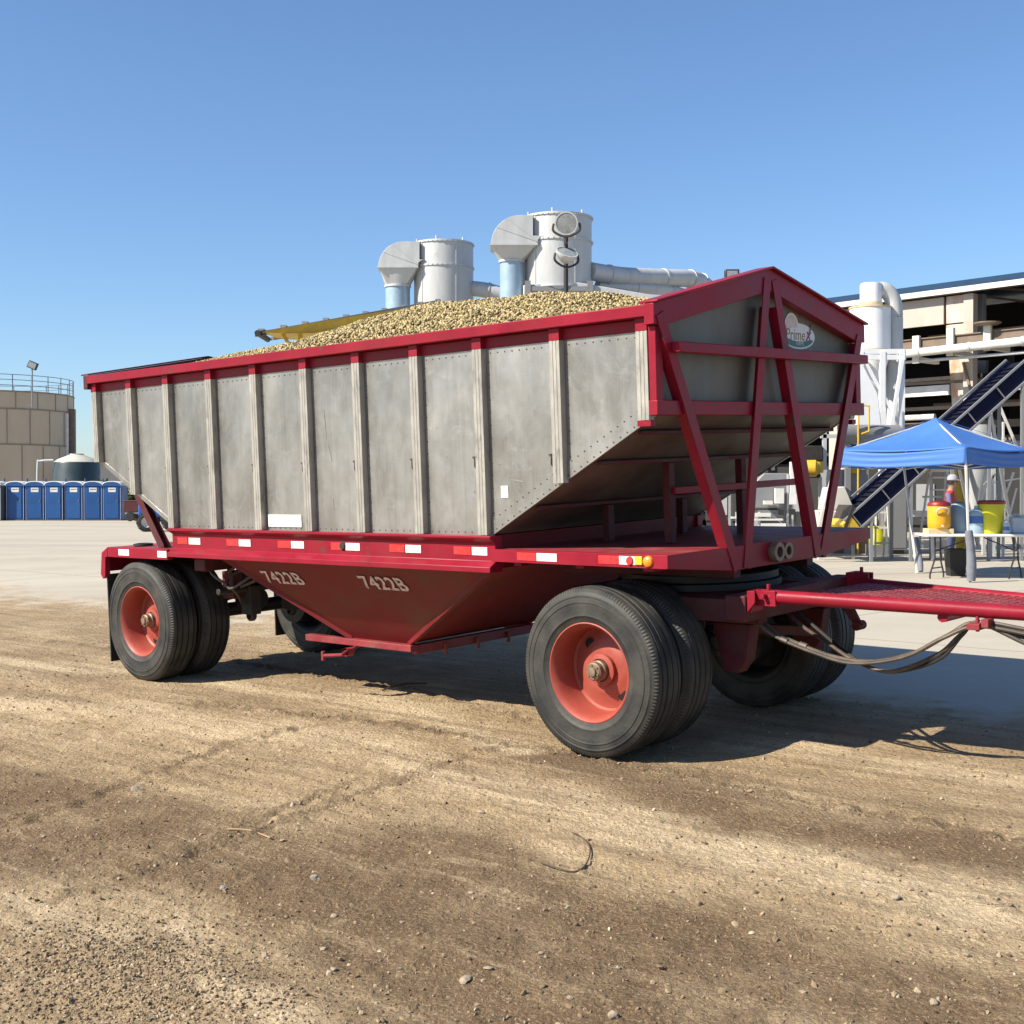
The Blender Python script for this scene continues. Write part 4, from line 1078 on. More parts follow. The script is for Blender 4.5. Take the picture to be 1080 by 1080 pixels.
def emtext(s_, size, x, y, z, mat, nm, sh=0):
    m_ = text_mesh(s_, size, .0006, sh); m_.materials.append(mat)
    o = bpy.data.objects.new(nm, m_); COL.objects.link(o); o.parent = emb; o.location = (x, y, z)
emtext("Prime", .105, -.045, -.005, .0060, M['emblem_brown'], "lettering", .1)
emtext("x", .135, .120, .004, .0060, M['emblem_violet'], "lettering", .2)
flat([(.085, -.04), (.10, -.04), (.185, .075), (.165, .07)], .0060, M['emblem_violet'], "x_stroke", emb)
emtext("FARMS", .036, .01, -.061, .0050, M['emblem_white'], "lettering")

# ------------------------------------------------------------------ heap of nuts in the hopper
def pile_h(x, y):
    prof = np.interp(x, [-5.80, -5.25, -4.65, -4.2, -3.88, -3.62, -3.36, -3.0, -2.55, -2.3, -2.1, -1.75, -1.45, -1.2, -.95, -.7, -.3, .25], [2.66, 2.77, 2.83, 2.845, 2.865, 2.91, 2.95, 3.0, 3.005, 2.995, 2.975, 2.965, 2.955, 2.925, 2.885, 2.83, 2.74, 2.56])
    prof = prof + .006 * np.sin(x * 11.3 + 1)
    edge = np.interp(x, [-5.8, -5.2, -4.7, -.3, .25], [2.46, 2.54, 2.605, 2.60, 2.52])
    t = np.clip(np.abs(y - .02) / 1.14, 0, 1)
    return edge + (prof - edge) * (1 - t ** 1.35) + .03 * (fbm(x * 2.5 + 20, y * 2.5 + 20, 3) - .5)
hx = np.linspace(-5.785, .155, 130); hy = np.linspace(-1.145, 1.145, 50)
HXg, HYg = np.meshgrid(hx, hy); HZg = pile_h(HXg, HYg) - .012
ev = np.stack([HXg, HYg, HZg], -1).reshape(-1, 3)
ii = np.arange(50 * 130).reshape(50, 130)
q = np.stack([ii[:-1, :-1], ii[:-1, 1:], ii[1:, 1:], ii[1:, :-1]], -1).reshape(-1, 4)
ef = np.concatenate([q[:, :3], q[:, [0, 2, 3]]])
N = 62000
nx_ = rng.uniform(-5.77, .13, N); ny_ = rng.uniform(-1.14, 1.14, N)
sz = rng.uniform(.0085, .0135, N)
pos = np.stack([nx_, ny_, pile_h(nx_, ny_) + rng.uniform(-.012, .014, N)], -1)
nutmat = ramp_mat('nut_hulls', [(0, (.035, .024, .012)), (.16, (.10, .068, .028)), (.32, (.20, .155, .05)), (.55, (.32, .26, .095)), (.78, (.44, .335, .15)), (.93, (.56, .43, .23)), (1.0, (.36, .23, .14))], .6)
nuts = scatter_mesh("nut_heap", pos, sz, nutmat, .12, (1.15, .85, .85), True, (ev, ef))
nuts.matrix_world = TM
tag(nuts, "long heap of pale cream and yellow nuts filling the hopper trailer", "nuts", None, "stuff")

# ------------------------------------------------------------------ loose stones and stalks on the dirt
def pebbles():
    n = 46000
    yy = 3.4 + 9.5 * rng.random(n) ** 1.5; xx = (rng.random(n) - .5) * (yy * 0.95 + 1.5)
    pv, wt, cl, _l = ground_fields(xx, yy)
    dens = .25 + .6 * fbm(xx * 1.3 + 3, yy * 1.3 + 60, 3) + .8 * cl
    keep = (rng.random(n) < dens) & (pv < .35)
    xx, yy = xx[keep], yy[keep]
    s = .0018 + .006 * rng.random(len(xx)) ** 4.0 + .010 * rng.random(len(xx)) ** 22
    # gravelly patch in the near left corner
    m = 5200
    t = rng.random(m); k = np.minimum((t * 2).astype(int), 1); fr = t * 2 - k
    ax = np.array([p[0] for p in GRAVEL]); ay = np.array([p[1] for p in GRAVEL])
    gx2 = ax[k] + (ax[k + 1] - ax[k]) * fr + rng.normal(0, .26, m); gy2 = ay[k] + (ay[k + 1] - ay[k]) * fr + rng.normal(0, .26, m)
    xx = np.concatenate([xx, gx2]); yy = np.concatenate([yy, gy2]); s = np.concatenate([s, .0025 + .0055 * rng.random(m) ** 1.5])
    pos = np.stack([xx, yy, zground(xx, yy) + s * .25], -1)
    mat = ramp_mat('pebble_mix', [(0, (.07, .05, .033)), (.35, (.20, .145, .085)), (.8, (.30, .22, .13)), (.95, (.38, .30, .20)), (1.0, (.45, .38, .28))], .85)
    return scatter_mesh("gravel", pos, s, mat, .35, (1.2, 1.0, .6), False)
tag(pebbles(), "fine gravel and crumbs of earth strewn over the dirt yard", "gravel", None, "stuff")
ROCKS = [(144, 833, 16, 'g', "flat grey stone lying alone near the tire tracks on the left"), (332, 929, 14, 'g', "grey stone beside a small dark hollow in the damp dirt"),
         (235, 941, 13, 'g', "grey stone at the left end of the damp brown patch"), (491, 1035, 18, 'p', "broken pale stone, largest near the bottom middle of the yard"),
         (985, 1056, 13, 'p', "whitish angular stone in the bottom right corner of the yard"), (647, 1075, 18, 'p', "large pale stone cut by the bottom edge of the view"),
         (601, 1060, 11, 'p', "white chip of stone just left of the large bottom stone"), (944, 950, 16, 'p', "flat tan slab of stone on the light dirt at right"),
         (707, 940, 10, 'p', None), (652, 1020, 9, 'p', None), (847, 1046, 11, 'p', None), (1019, 1009, 12, 'p', None), (820, 932, 7, 'p', None), (590, 980, 7, 'p', None),
         (570, 1009, 8, 'p', None), (937, 978, 8, 'd', None), (353, 969, 11, 'p', None), (349, 979, 8, 'p', None), (260, 974, 8, 'p', None), (352, 1022, 10, 'p', None), (341, 1002, 9, 'p', None),
         (422, 1021, 9, 'p', None), (424, 976, 8, 'p', None), (515, 1025, 14, 'p', None), (497, 941, 10, 'p', None), (507, 858, 11, 'p', None), (315, 875, 8, 'p', None), (362, 847, 6, 'd', None), (786, 839, 6, 'd', None)]
def rock(u, v, wpx, kind, label):
    x, y = gp(u, v)
    d = math.hypot(x, y); s = wpx / FPX * d * .40
    bm = bmesh.new(); bmesh.ops.create_icosphere(bm, subdivisions=1 + (wpx > 12), radius=1)
    fz = random.uniform(.4, .6); fx = random.uniform(.9, 1.25); ang = random.uniform(0, 6)
    ph = [random.uniform(0, 6) for _ in range(6)]
    for vtx in bm.verts:
        c = vtx.co
        k = 1 + .22 * math.sin(2.3 * c.x + ph[0]) * math.sin(2.9 * c.y + ph[1]) + .14 * math.sin(4.1 * c.z + ph[2] + 2 * c.x) + random.uniform(-.16, .16)
        vtx.co = Vector((c.x * fx * k, c.y * .85 * k, c.z * fz * k))
    m_ = bpy.data.meshes.new("stone"); bm.to_mesh(m_); bm.free()
    m_.materials.append(M['stone_grey'] if kind == 'g' else (M['twig_dark'] if kind == 'd' else M['stone']))
    o = bpy.data.objects.new("stone", m_); COL.objects.link(o)
    o.scale = (s, s, s); o.rotation_euler = (random.uniform(-.2, .2), random.uniform(-.2, .2), ang)
    o.location = (x, y, float(zground(x, y)) + s * fz * .35)
    if label: tag(o, label, "stone")
    else: tag(o, "small dark lump lying loose on the dirt yard" if kind == 'd' else "small pale stone lying loose on the dirt yard", "stone", "dark lumps on the dirt" if kind == 'd' else "small stones on the dirt")
for r_ in ROCKS: rock(*r_)
def stalk(name, pts, r, mat, label, cat):
    P3 = []
    for i, (u, v) in enumerate(pts):
        x, y = gp(u, v); P3.append((x, y, float(zground(x, y)) + r + .004 + .006 * (i % 2)))
    tag(MB().tube(smooth_path(P3, 6), r, 6).build(name, mat), label, cat)
stalk("dry_stalk", [(240, 877), (262, 879), (280, 883), (285, 888)], .004, M['twig'], "pale dry curved stalk lying on the damp dirt at left", "stalk")
stalk("wire", [(556, 906), (580, 914), (606, 919), (619, 911), (622, 896), (612, 886), (604, 880)], .0035, M['twig_dark'], "thin rusty bent wire lying on the light dirt below the front tire", "wire")
stalk("dark_stick", [(403, 730), (425, 726), (450, 722)], .007, M['twig_dark'], "dark thin stick lying at the edge of the trailer shadow", "stick")

# ------------------------------------------------------------------ background, left: tanks, toilets, tractor, trees
def obj_thing(mb, name, mat, label, cat, group=None, **kw):
    return tag(mb.build(name, mat, **kw), label, cat, group)

TKY = 88.0
tc_ = at(-6, 519, TKY + 5.5); tr_ = 80.0 / FPX * (TKY + 5.5)
tk = thing("storage_tank", "large round taupe panelled storage tank with a railing round its top", "tank", (tc_.x, TKY + tr_, 0))
zt_ = at(0, 411, TKY).z
mb = MB().lathe([(tr_, 0), (tr_, zt_)], n=96)
mb.lathe([(tr_, zt_), (0, zt_ + .5)], n=96)
mb.build("shell", M['tank'], tk)
mb = MB()
for zz in (zt_ - .02, at(0, 430, TKY).z, at(0, 468, TKY).z): mb.lathe([(tr_ + .002, zz - .05), (tr_ + .04, zz - .05), (tr_ + .04, zz + .05), (tr_ + .002, zz + .05)], n=96, close=True)
lev = [0, at(0, 468, TKY).z, at(0, 430, TKY).z, zt_]
for li in range(3):
    for k in range(22):
        a = 2 * math.pi * (k + .37 * li) / 22
        mb.box((tr_ * math.cos(a), tr_ * math.sin(a), (lev[li] + lev[li + 1]) / 2), (.08, .05, lev[li + 1] - lev[li] - .12), 0, Matrix.Rotation(a, 3, 'Z'))
mb.build("seam", M['seam'], tk)
mb = MB()
for k in range(26):
    a = 2 * math.pi * k / 26
    p = Vector((tr_ * .995 * math.cos(a), tr_ * .995 * math.sin(a), zt_)); mb.tube([p, p + Vector((0, 0, 1.15))], .035, 6)
for hz in (.4, .78, 1.14): mb.lathe([(tr_ * .995 - .02, zt_ + hz - .02), (tr_ * .995 + .02, zt_ + hz - .02), (tr_ * .995 + .02, zt_ + hz + .02), (tr_ * .995 - .02, zt_ + hz + .02)], n=72, close=True)
mb.build("railing", M['rail_blue'], tk)
# overflow pipe on the right-hand side of the tank
px1 = tr_ * .80
mb = MB().span((tr_ - .1, -.25, lev[1] - .6), (tr_ + .42, .05, lev[2] + .25)).span((tr_ - .4, -.2, lev[2] + .0), (tr_ + .40, .02, lev[2] + .22))
mb.build("overflow_duct", M['brown'], tk)
mb = MB().tube([(tr_ - .02, -.6, .2), (tr_ - .02, -.6, lev[2] - .1)], .13, 12); mb.build("downpipe", M['white'], tk)
fl = thing("floodlight", "black floodlight on a thin pole above the taupe tank railing", "floodlight", tuple(at(34, 411, TKY - .2)))
MB().tube([(0, 0, -1.2), (0, 0, 1.4)], .05, 8).build("pole", M['grey_steel'], fl)
MB().box((.08, -.1, 1.65), (.65, .25, .5), 0, Matrix.Rotation(.4, 3, 'Y')).build("lamp_head", M['leg_dark'], fl, bevel=.03)
MB().box((.08, -.235, 1.65), (.52, .02, .38), 0, Matrix.Rotation(.4, 3, 'Y')).build("lens", M['lamp_glass'], fl)

PTY = 74.0
p_ = at(73, 508, PTY); pr = 24 / FPX * PTY; pz = at(73, 487, PTY).z
pt = thing("water_tank", "squat dark green plastic tank with a pale dusty domed lid", "tank", (p_.x, PTY + pr, 0))
MB().lathe([(0, 0), (pr, 0), (pr, pz - .08), (pr * .97, pz)], n=48).build("shell", M['poly_tank'], pt)
MB().lathe([(pr * .975, pz), (pr * .82, pz + .17), (pr * .35, pz + .42), (pr * .3, pz + .44), (pr * .3, pz + .5), (0, pz + .5)], n=48).build("lid", M['poly_lid'], pt)
MB().tube(smooth_path([(-pr * .8, -pr * .7, pz + .1), (-pr - .5, -pr * .7, pz + .05), (-pr - .65, -pr * .7, pz - .2), (-pr - .7, -pr * .7, .3)]), .06, 8).build("fill_pipe", M['galv'], pt)
# low beige shed behind it
a = at(96, 508, 92); b = at(126, 488, 92)
sh = thing("beige_shed", "low beige shed behind the trailer's tail", "shed", (a.x, 92, 0))
MB().span((0, 0, 0), (9, 6, b.z)).build("wall", M['beige'], sh)
MB().prism([(-.3, -.3, b.z), (-.3, 6.3, b.z), (-.3, 3, b.z + .5)], (9.6, 0, 0)).build("roof", M['brown'], sh)

# portable toilets
TY = 64.0
def make_toilet():
    t = thing("portable_toilet", "blue portable toilet", "portable toilet")
    W, D, H = .93, 1.05, 1.78
    MB().span((-W / 2, 0, .03), (W / 2, D, H)).build("cabin", M['toilet_blue'], t, bevel=.03)
    mb = MB()
    arc = [(-W / 2 - .02, H - .03)] + [(-(W / 2 + .02) * math.cos(math.pi * k / 12), H + .02 + .17 * math.sin(math.pi * k / 12)) for k in range(13)] + [(W / 2 + .02, H - .03)]
    mb.prism([(x_, -.05, z_) for x_, z_ in arc], (0, D + .08, 0)); mb.build("roof", M['white'], t, bevel=.015)
    mb = MB().prism([(x_ * .93, -.052, z_ * .985 - .005) for x_, z_ in arc], (0, -.006, 0)); mb.build("gable_panel", M['toilet_blue'], t)
    d = MB().span((-.34, -.03, .10), (.34, -.002, H - .10)).build("door", M['toilet_blue'], t, bevel=.01)
    MB().span((.24, -.045, .92), (.30, -.031, 1.06)).build("latch", M['toilet_dark'], d)
    s_ = MB().span((-.17, -.036, H - .36), (.20, -.0305, H - .14)).build("sign_plate", M['white'], d)
    MB().span((-.13, -.039, H - .24), (.16, -.0365, H - .20)).build("sign_band", M['toilet_dark'], d)
    mb = MB()
    for sx in (-1, 1): mb.span((sx * (W / 2 - .035) - .006, -.012, .05), (sx * (W / 2 - .035) + .006, -.001, H - .06))
    mb.build("door_frame", M['white'], t)
    MB().span((-W / 2, -.06, 0), (W / 2, D + .05, .05)).build("skid_base", M['toilet_dark'], t)
    MB().tube([(.25, D - .15, H), (.25, D - .15, H + .33)], .05, 8).build("vent_pipe", M['toilet_blue'], t)
    return t
tl0 = make_toilet()
ORD = ["next to the grey one at the left edge", "second from the left in the row", "third from the left in the row", "third from the right in the row", "second from the right in the row", "last on the right in the row, nearest the trailer"]
for i, u in enumerate((16, 36.5, 57, 77.5, 98, 118)):
    t = tl0 if i == 0 else copy_tree(tl0)
    p = at(u, 550, TY); t.location = (p.x, TY + .02 * (i % 2), 0); t.rotation_euler = (0, 0, random.uniform(-.05, .05))
    tag(t, "blue portable toilet with white roof, " + ORD[i], "portable toilet", "portable toilets in a row")
t = copy_tree(tl0); p = at(-6, 550, TY); t.location = (p.x, TY - .3, 0)
tag(t, "grey sided portable toilet cut off by the left edge", "portable toilet", "portable toilets in a row")
for c in kids(t):
    if c.name.split('.')[0] in ("cabin", "door"):
        c.data = c.data.copy(); c.data.materials.clear(); c.data.materials.append(M['toilet_dark'])

# blue tractor behind the trailer's tail
tp = at(150, 560, 46.0)
tr = thing("blue_tractor", "small blue tractor with black lugged tires seen behind the trailer's tail", "tractor", (tp.x + .06, 46.5, 0), R_(10))
def lug_wheel(x, y, r, wd):
    mb = MB().lathe([(r * .55, -wd / 2), (r * .8, -wd / 2), (r * .94, -wd * .42), (r * .94, wd * .42), (r * .8, wd / 2), (r * .55, wd / 2)], (0, 0, 0), (0, 1, 0), 32, close=True)
    for k in range(20):
        a = 2 * math.pi * k / 20; sg = 1 if k % 2 else -1
        rot = Matrix.Rotation(-a, 3, 'Y') @ Matrix.Rotation(sg * .6, 3, 'X')
        mb.box((r * .96 * math.cos(a), sg * wd * .22, r * .96 * math.sin(a)), (.07 * r / .4, wd * .55, .05), 0, rot)
    wv = MB().lathe([(0, -.03), (r * .3, -.04), (r * .55, -wd * .35), (r * .57, wd * .35), (r * .3, .04), (0, .03)], (0, 0, 0), (0, 1, 0), 24).build("wheel", M['cream'], tr)
    wv.location = (x, y, r)
    mb.build("tire", M['black'], wv)
lug_wheel(0.02, -.55, .34, .24); lug_wheel(0.02, .55, .34, .24); lug_wheel(.98, -.62, .46, .32); lug_wheel(.98, .62, .46, .32)
MB().prism([(-.30, -.28, .50), (-.30, .28, .50), (-.30, .28, .98), (-.30, .18, 1.15), (-.30, -.18, 1.15), (-.30, -.28, .98)], (1.0, 0, 0)).build("hood", M['tractor_blue'], tr, bevel=.03)
MB().span((-.3, -.2, .35), (1.5, .2, .56)).build("chassis", M['dark_steel'], tr, bevel=.02)
mb = MB()
for sg in (-1, 1): mb.prism([(.85, sg * .45, .8), (.9, sg * .45, 1.08), (1.6, sg * .45, 1.08), (1.75, sg * .45, .7), (1.7, sg * .45, .7), (1.55, sg * .45, 1.02), (.95, sg * .45, 1.02)], (0, sg * .32, 0))
mb.build("fender", M['tractor_blue'], tr)
MB().span((1.05, -.22, .75), (1.5, .22, .88)).span((1.45, -.22, .88), (1.53, .22, 1.25)).build("seat", M['black'], tr, bevel=.03)
MB().tube([(.72, 0, 1.0), (.88, 0, 1.22)], .025, 8).lathe([(.15, 0), (.17, .0), (.17, .02), (.15, .02)], (.88, 0, 1.22), (.6, 0, .8), 20, close=True).build("steering_wheel", M['black'], tr)
MB().tube(smooth_path([(1.6, -.5, .8), (1.62, -.5, 1.75), (1.62, -.45, 1.85), (1.62, .45, 1.85), (1.62, .5, 1.75), (1.6, .5, .8)], 3), .03, 8).build("roll_bar", M['black'], tr)
# red cart between toilets and trailer
cp = at(136, 548, 62.0)
ct = thing("red_cart", "dark red low cart parked between the toilets and the trailer's tail", "cart", (cp.x, 62.3, 0))
MB().span((-.35, 0, .45), (1.6, 1.1, 1.0)).span((-.36, -.01, .95), (1.61, 1.11, 1.02)).build("tub", M['red_dark'], ct, bevel=.02)
MB().span((-.3, .1, .36), (1.55, 1.0, .44)).build("bed", M['cream'], ct)
for x_ in (-.05, 1.3):
    for y_ in (.05, 1.05): MB().lathe([(0, -.06), (.2, -.06), (.22, -.03), (.22, .03), (.2, .06), (0, .06)], (x_, y_, .22), (0, 1, 0), 20).build("wheel", M['black'], ct)

# trees and shrubs
def tree(name, loc, h, wd, label, n=1500, seed=1, trunk=True, leaf=.22, grp=None):
    t = thing(name, label, "tree" if trunk else "shrub", loc, 0, grp)
    r = np.random.default_rng(seed)
    k = 14
    cen = np.stack([r.normal(0, .30, k) * wd, r.normal(0, .30, k) * wd, (.35 + .6 * r.random(k)) * h if trunk else (.2 + .7 * r.random(k)) * h], -1)
    rad = (.16 + .14 * r.random(k)) * wd
    j = r.integers(0, k, n)
    d = r.normal(size=(n, 3)); d /= np.linalg.norm(d, axis=1, keepdims=True)
    p = cen[j] + d * (rad[j] * r.random(n) ** .4)[:, None]
    p[:, 2] = np.clip(p[:, 2], .1, None)
    a = r.normal(size=(n, 3)); a /= np.linalg.norm(a, axis=1, keepdims=True)
    b = np.cross(a, r.normal(size=(n, 3))); b /= np.linalg.norm(b, axis=1, keepdims=True)
    s = leaf * (.6 + .8 * r.random(n))[:, None]
    V = np.stack([p - a * s, p + b * s * .5, p + a * s, p - b * s * .5], 1).reshape(-1, 3)
    mb = MB(); mb.v = [tuple(q_) for q_ in V]; mb.f = [(4 * i, 4 * i + 1, 4 * i + 2, 4 * i + 3) for i in range(n)]; mb.m = [0] * n
    mb.build("crown", M['leaf'], t)
    mb = MB()
    if trunk:
        mb.tube([(0, 0, 0), (.04 * h, 0, h * .25), (.02 * h, .02 * h, h * .5), (0, 0, h * .8)], [.035 * h, .028 * h, .018 * h, .006 * h], 8)
        for q_ in cen[:7]: mb.tube([(.02 * h, .01 * h, h * .35), tuple(q_)], [.014 * h, .004 * h], 6)
    else:
        for q_ in cen[:8]: mb.tube([(0, 0, 0), tuple(q_)], [.02 * h, .008 * h], 6)
    mb.build("trunk" if trunk else "stems", M['bark'], t)
    return t
q_ = at(139, 548, 72); tree("shrub", (q_.x, 73, 0), 2.4, 2.2, "green leafy shrub behind the red cart beside the trailer's tail", 1300, 3, False, .16)

# ------------------------------------------------------------------ yellow conveyor boom behind the heap
YY = 26.0
cv = thing("yellow_boom", "sloping yellow conveyor boom rising behind the heap of nuts", "conveyor", tuple(at(268, 351, YY)))
o = at(268, 351, YY)
e1 = at(420, 324, YY + 3) - o
def rel(u, v, Y): return at(u, v, Y) - o
mb = MB()
a1, a2 = rel(277, 352, YY), rel(430, 322, YY + 3)
mb.prism([rel(277, 350.5, YY), rel(290, 347.5, YY), rel(372, 333.5, YY + 2), rel(460, 320, YY + 4), rel(460, 345, YY + 4), rel(372, 344, YY + 2), rel(330, 351.5, YY + 1), rel(300, 351.5, YY + .5)], (.1, 1.1, 0))
mb.build("boom", M['yellow'], cv)
mb = MB().beam(rel(272, 351, YY) + Vector((0, .1, 0)), rel(460, 318.5, YY + 4) + Vector((0, .1, .02)), .10, .07); mb.beam(rel(272, 351, YY) + Vector((.1, 1.0, 0)), rel(460, 318.5, YY + 4) + Vector((.1, 1.0, .02)), .10, .07)
for k in range(10):
    p = rel(272, 350, YY).lerp(rel(460, 318, YY + 4), k / 9.0); mb.box(p + Vector((.03, .4, .05)), (.12, .5, .07))
mb.build("belt", M['grey_steel'], cv)
MB().lathe([(0, -.55), (.06, -.55), (.06, .55), (0, .55)], rel(272, 351.5, YY) + Vector((0, .5, 0)), (0, 1, 0), 16).beam(rel(268, 352, YY) + Vector((0, .1, 0)), rel(279, 350, YY) + Vector((0, .1, 0)), .06, .10).build("end_roller", M['black'], cv)
mb = MB().beam(rel(298, 351, YY + .6), rel(304, 362, YY + .6), .07, .07).beam(rel(317, 350, YY + .9), rel(317, 372, YY + .9), .08, .08)
gz = -o.z
mb.beam(rel(317, 350, YY + .9), Vector((rel(317, 350, YY + .9).x, rel(317, 350, YY + .9).y, gz)), .09, .09); mb.beam(rel(420, 330, YY + 3), Vector((rel(420, 330, YY + 3).x, rel(420, 330, YY + 3).y, gz)), .12, .12)
mb.beam(rel(304, 362, YY + .6), rel(317, 420, YY + .9), .07, .07)
mb.build("support", M['yellow'], cv)

# ------------------------------------------------------------------ cyclones above the heap
def cyclone(name, u0, u1, vt, Y, label, duct, band_v, cone_v):
    """u0..u1 body edges, vt top; duct = (left edge, right edge of vertical leg, top)"""
    c = at((u0 + u1) / 2, 519, Y); r = (u1 - u0) / 2 / FPX * Y
    zt = at(0, vt, Y).z
    zb = at(0, cone_v, Y).z
    t = thing(name, label, "cyclone", (c.x, Y + r, 0))
    MB().lathe([(0, zt), (r, zt), (r, zb), (r * .25, zb - 2.6), (r * .25, zb - 3.2), (0, zb - 3.2)], n=56).build("body", M['galv'], t)
    zbnd = at(0, band_v, Y).z
    mb = MB()
    for z_ in (zt - .02, zbnd, zb): mb.lathe([(r + .002, z_ - .03), (r + .03, z_ - .03), (r + .03, z_ + .03), (r + .002, z_ + .03)], n=56, close=True)
    for k in range(6):
        a = 2 * math.pi * (k + .3) / 6; mb.tube([(r * .92 * math.cos(a), r * .92 * math.sin(a), zt), (r * .92 * math.cos(a), r * .92 * math.sin(a), zt + .12)], .03, 6)
    mb.build("flange", M['galv'], t)
    # duct: square elbow over the top, transition, round leg down
    ul, ur, vd, vtr, vrd, ulr, urr = duct
    xl = at(ul, 519, Y).x - c.x; xr = at(ur, 519, Y).x - c.x; ztop = at(0, vd, Y).z; ze = at(0, vtr, Y).z; zr = at(0, vrd, Y).z
    wd = (xr - xl); hy_ = wd * .42
    # quarter-round elbow from the cylinder out to the left and down
    ro = ztop - ze
    xe = xl + ro
    arc = [(xl + ro - ro * math.sin(math.pi / 2 * k / 10), ztop - ro + ro * math.cos(math.pi / 2 * k / 10)) for k in range(11)]
    inner_x = xr
    poly = [(-r * .75, ztop)] + arc + [(xl, ze), (inner_x, ze)]
    ri = ro * .3
    poly += [(inner_x + ri - ri * math.cos(math.pi / 2 * k / 5), ze + ri * math.sin(math.pi / 2 * k / 5)) for k in range(6)] + [(-r * .75, ze + ri)]
    y0 = -r * .9
    mb = MB().prism([(x_, y0, z_) for x_, z_ in poly], (0, hy_ * 2, 0))
    mb.build("elbow_duct", M['galv'], t, bevel=.015)
    mb = MB()
    for k in (3, 6):
        ax_, az_ = arc[k]; ix, iz = inner_x + ri * .2, ze + ri * .3
        mb.beam((ix, y0 - .006, iz), (ax_, y0 - .002, az_), .012, .012, (0, 1, 0)); mb.beam((ax_, y0, az_), (ax_, y0 + 2 * hy_, az_), .016, .016)
    mb.build("elbow_rib", M['galv'], t, split=False)
    mb = MB()
    for k in range(5):
        a = 2 * math.pi * (k + .15) / 5; mb.box((r * math.cos(a), r * math.sin(a), (zt + zb) / 2), (.03, .05, zt - zb - .1), 0, Matrix.Rotation(a, 3, 'Z'))
    for k in range(40):
        a = 2 * math.pi * k / 40
        for z_ in (zbnd, zt - .03): mb.box(((r + .035) * math.cos(a), (r + .035) * math.sin(a), z_), (.02, .025, .025), 0, Matrix.Rotation(a, 3, 'Z'))
    mb.build("seam_bolts", M['galv'], t, split=False)
    xm0, xm1 = at(ulr, 519, Y).x - c.x, at(urr, 519, Y).x - c.x
    xc = (xm0 + xm1) / 2; rr = (xm1 - xm0) / 2; yc = y0 + hy_
    # square-to-round transition
    n = 24; top = []; bot_ = []
    for k in range(n):
        a = 2 * math.pi * k / n; ca, sa = math.cos(a), math.sin(a); m_ = max(abs(ca), abs(sa))
        top.append(((xl + xr) / 2 + wd / 2 * ca / m_, yc + hy_ * sa / m_, ze)); bot_.append((xc + rr * ca, yc + rr * sa, zr))
    MB().add(top + bot_, [(k, (k + 1) % n, n + (k + 1) % n, n + k) for k in range(n)]).build("transition", M['galv'], t)
    MB().lathe([(rr, zr), (rr, 1.0)], (xc, yc, 0), (0, 0, 1), 28).build("round_duct", M['duct_blue'], t)
    mb = MB(); 
    for z_ in (zr,): mb.lathe([(rr + .001, z_ - .03), (rr + .035, z_ - .03), (rr + .035, z_ + .03), (rr + .001, z_ + .03)], (xc, yc, 0), (0, 0, 1), 28, close=True)
    mb.span((xl - .03, y0 - .03, ze - .02), (xr + .03, y0 + 2 * hy_ + .03, ze + .04))
    mb.build("duct_flange", M['galv'], t)
    mb = MB()
    for sx in (-1, 1):
        for sy in (-1, 1): mb.beam((sx * r * .9, sy * r * .9, 0), (sx * r * .9, sy * r * .9, zb + .1), .15, .15)
    for z_ in (2.0, zb - .1):
        for s_ in (-1, 1): mb.beam((-r * .9, s_ * r * .9, z_), (r * .9, s_ * r * .9, z_), .12, .12); mb.beam((s_ * r * .9, -r * .9, z_), (s_ * r * .9, r * .9, z_), .12, .12)
    mb.build("support_frame", M['grey_steel'], t)
    return t
cyclone("dust_cyclone", 434.5, 498, 252, 36.5, "smaller looking grey steel cyclone at left behind the nut heap, with a square elbow duct", (399, 440, 254, 281, 299, 405, 431), 278, 335)
cyclone("dust_cyclone", 553, 626, 223, 33.0, "taller grey steel cyclone behind the nut heap, behind the round floodlights", (518, 566, 226, 257, 272, 527, 553), 250, 300)
# base box and long horizontal pipes
bq = at(552, 310, 32.6); bq2 = at(704, 292, 32.6)
dp = thing("collector_box", "pale grey collector box at the foot of the taller cyclone", "machine", (bq.x, 33.1, 0))
MB().prism([(0, 0, bq.z - 1.5), (0, 0, bq.z + .3), (at(600, 300, 32.6).x - bq.x, 0, bq.z + .42), (bq2.x - bq.x, 0, bq.z + .0), (bq2.x - bq.x, 0, bq.z - 1.5)], (0, 1.4, 0)).build("casing", M['galv'], dp, bevel=.02)
mb = MB()
for x_ in (.2, 1.9, 3.4): mb.span((x_ - .08, .1, 0), (x_ + .08, .3, bq.z - 1.5)); mb.span((x_ - .08, 1.1, 0), (x_ + .08, 1.3, bq.z - 1.5))
mb.build("leg", M['grey_steel'], dp)
def pipe_run(name, label, pts, r, mat, joints, posts=()):
    o = Vector(pts[0]); t = thing(name, label, "pipe", tuple(o))
    sp = smooth_path(pts, 6)
    MB().tube([p - o for p in sp], r, 20).build("pipe", mat, t)
    mb = MB()
    for k in joints:
        i = min(int(k * (len(sp) - 1)), len(sp) - 2)
        d = (sp[i + 1] - sp[i]).normalized(); mb.tube([sp[i] - o - d * .04, sp[i] - o + d * .04], r * 1.09, 20)
    mb.build("joint", mat, t)
    if posts:
        mb = MB()
        for k in posts:
            i = min(int(k * (len(sp) - 1)), len(sp) - 2); p = sp[i] - o
            mb.beam(p, (p.x, p.y, -o.z), .10, .10)
        mb.build("stand", M['grey_steel'], t)
    return t
pipe_run("air_pipe", "long grey air pipe running right from the taller cyclone", [at(622, 286, 33.8), at(655, 291, 34.5), at(700, 293, 35.5), at(728, 294, 36.2), at(741, 299, 36.8), at(752, 314, 37.2), at(756, 345, 37.3)], .24, M['galv'], (.12, .35, .5, .66, .8), (.52,))
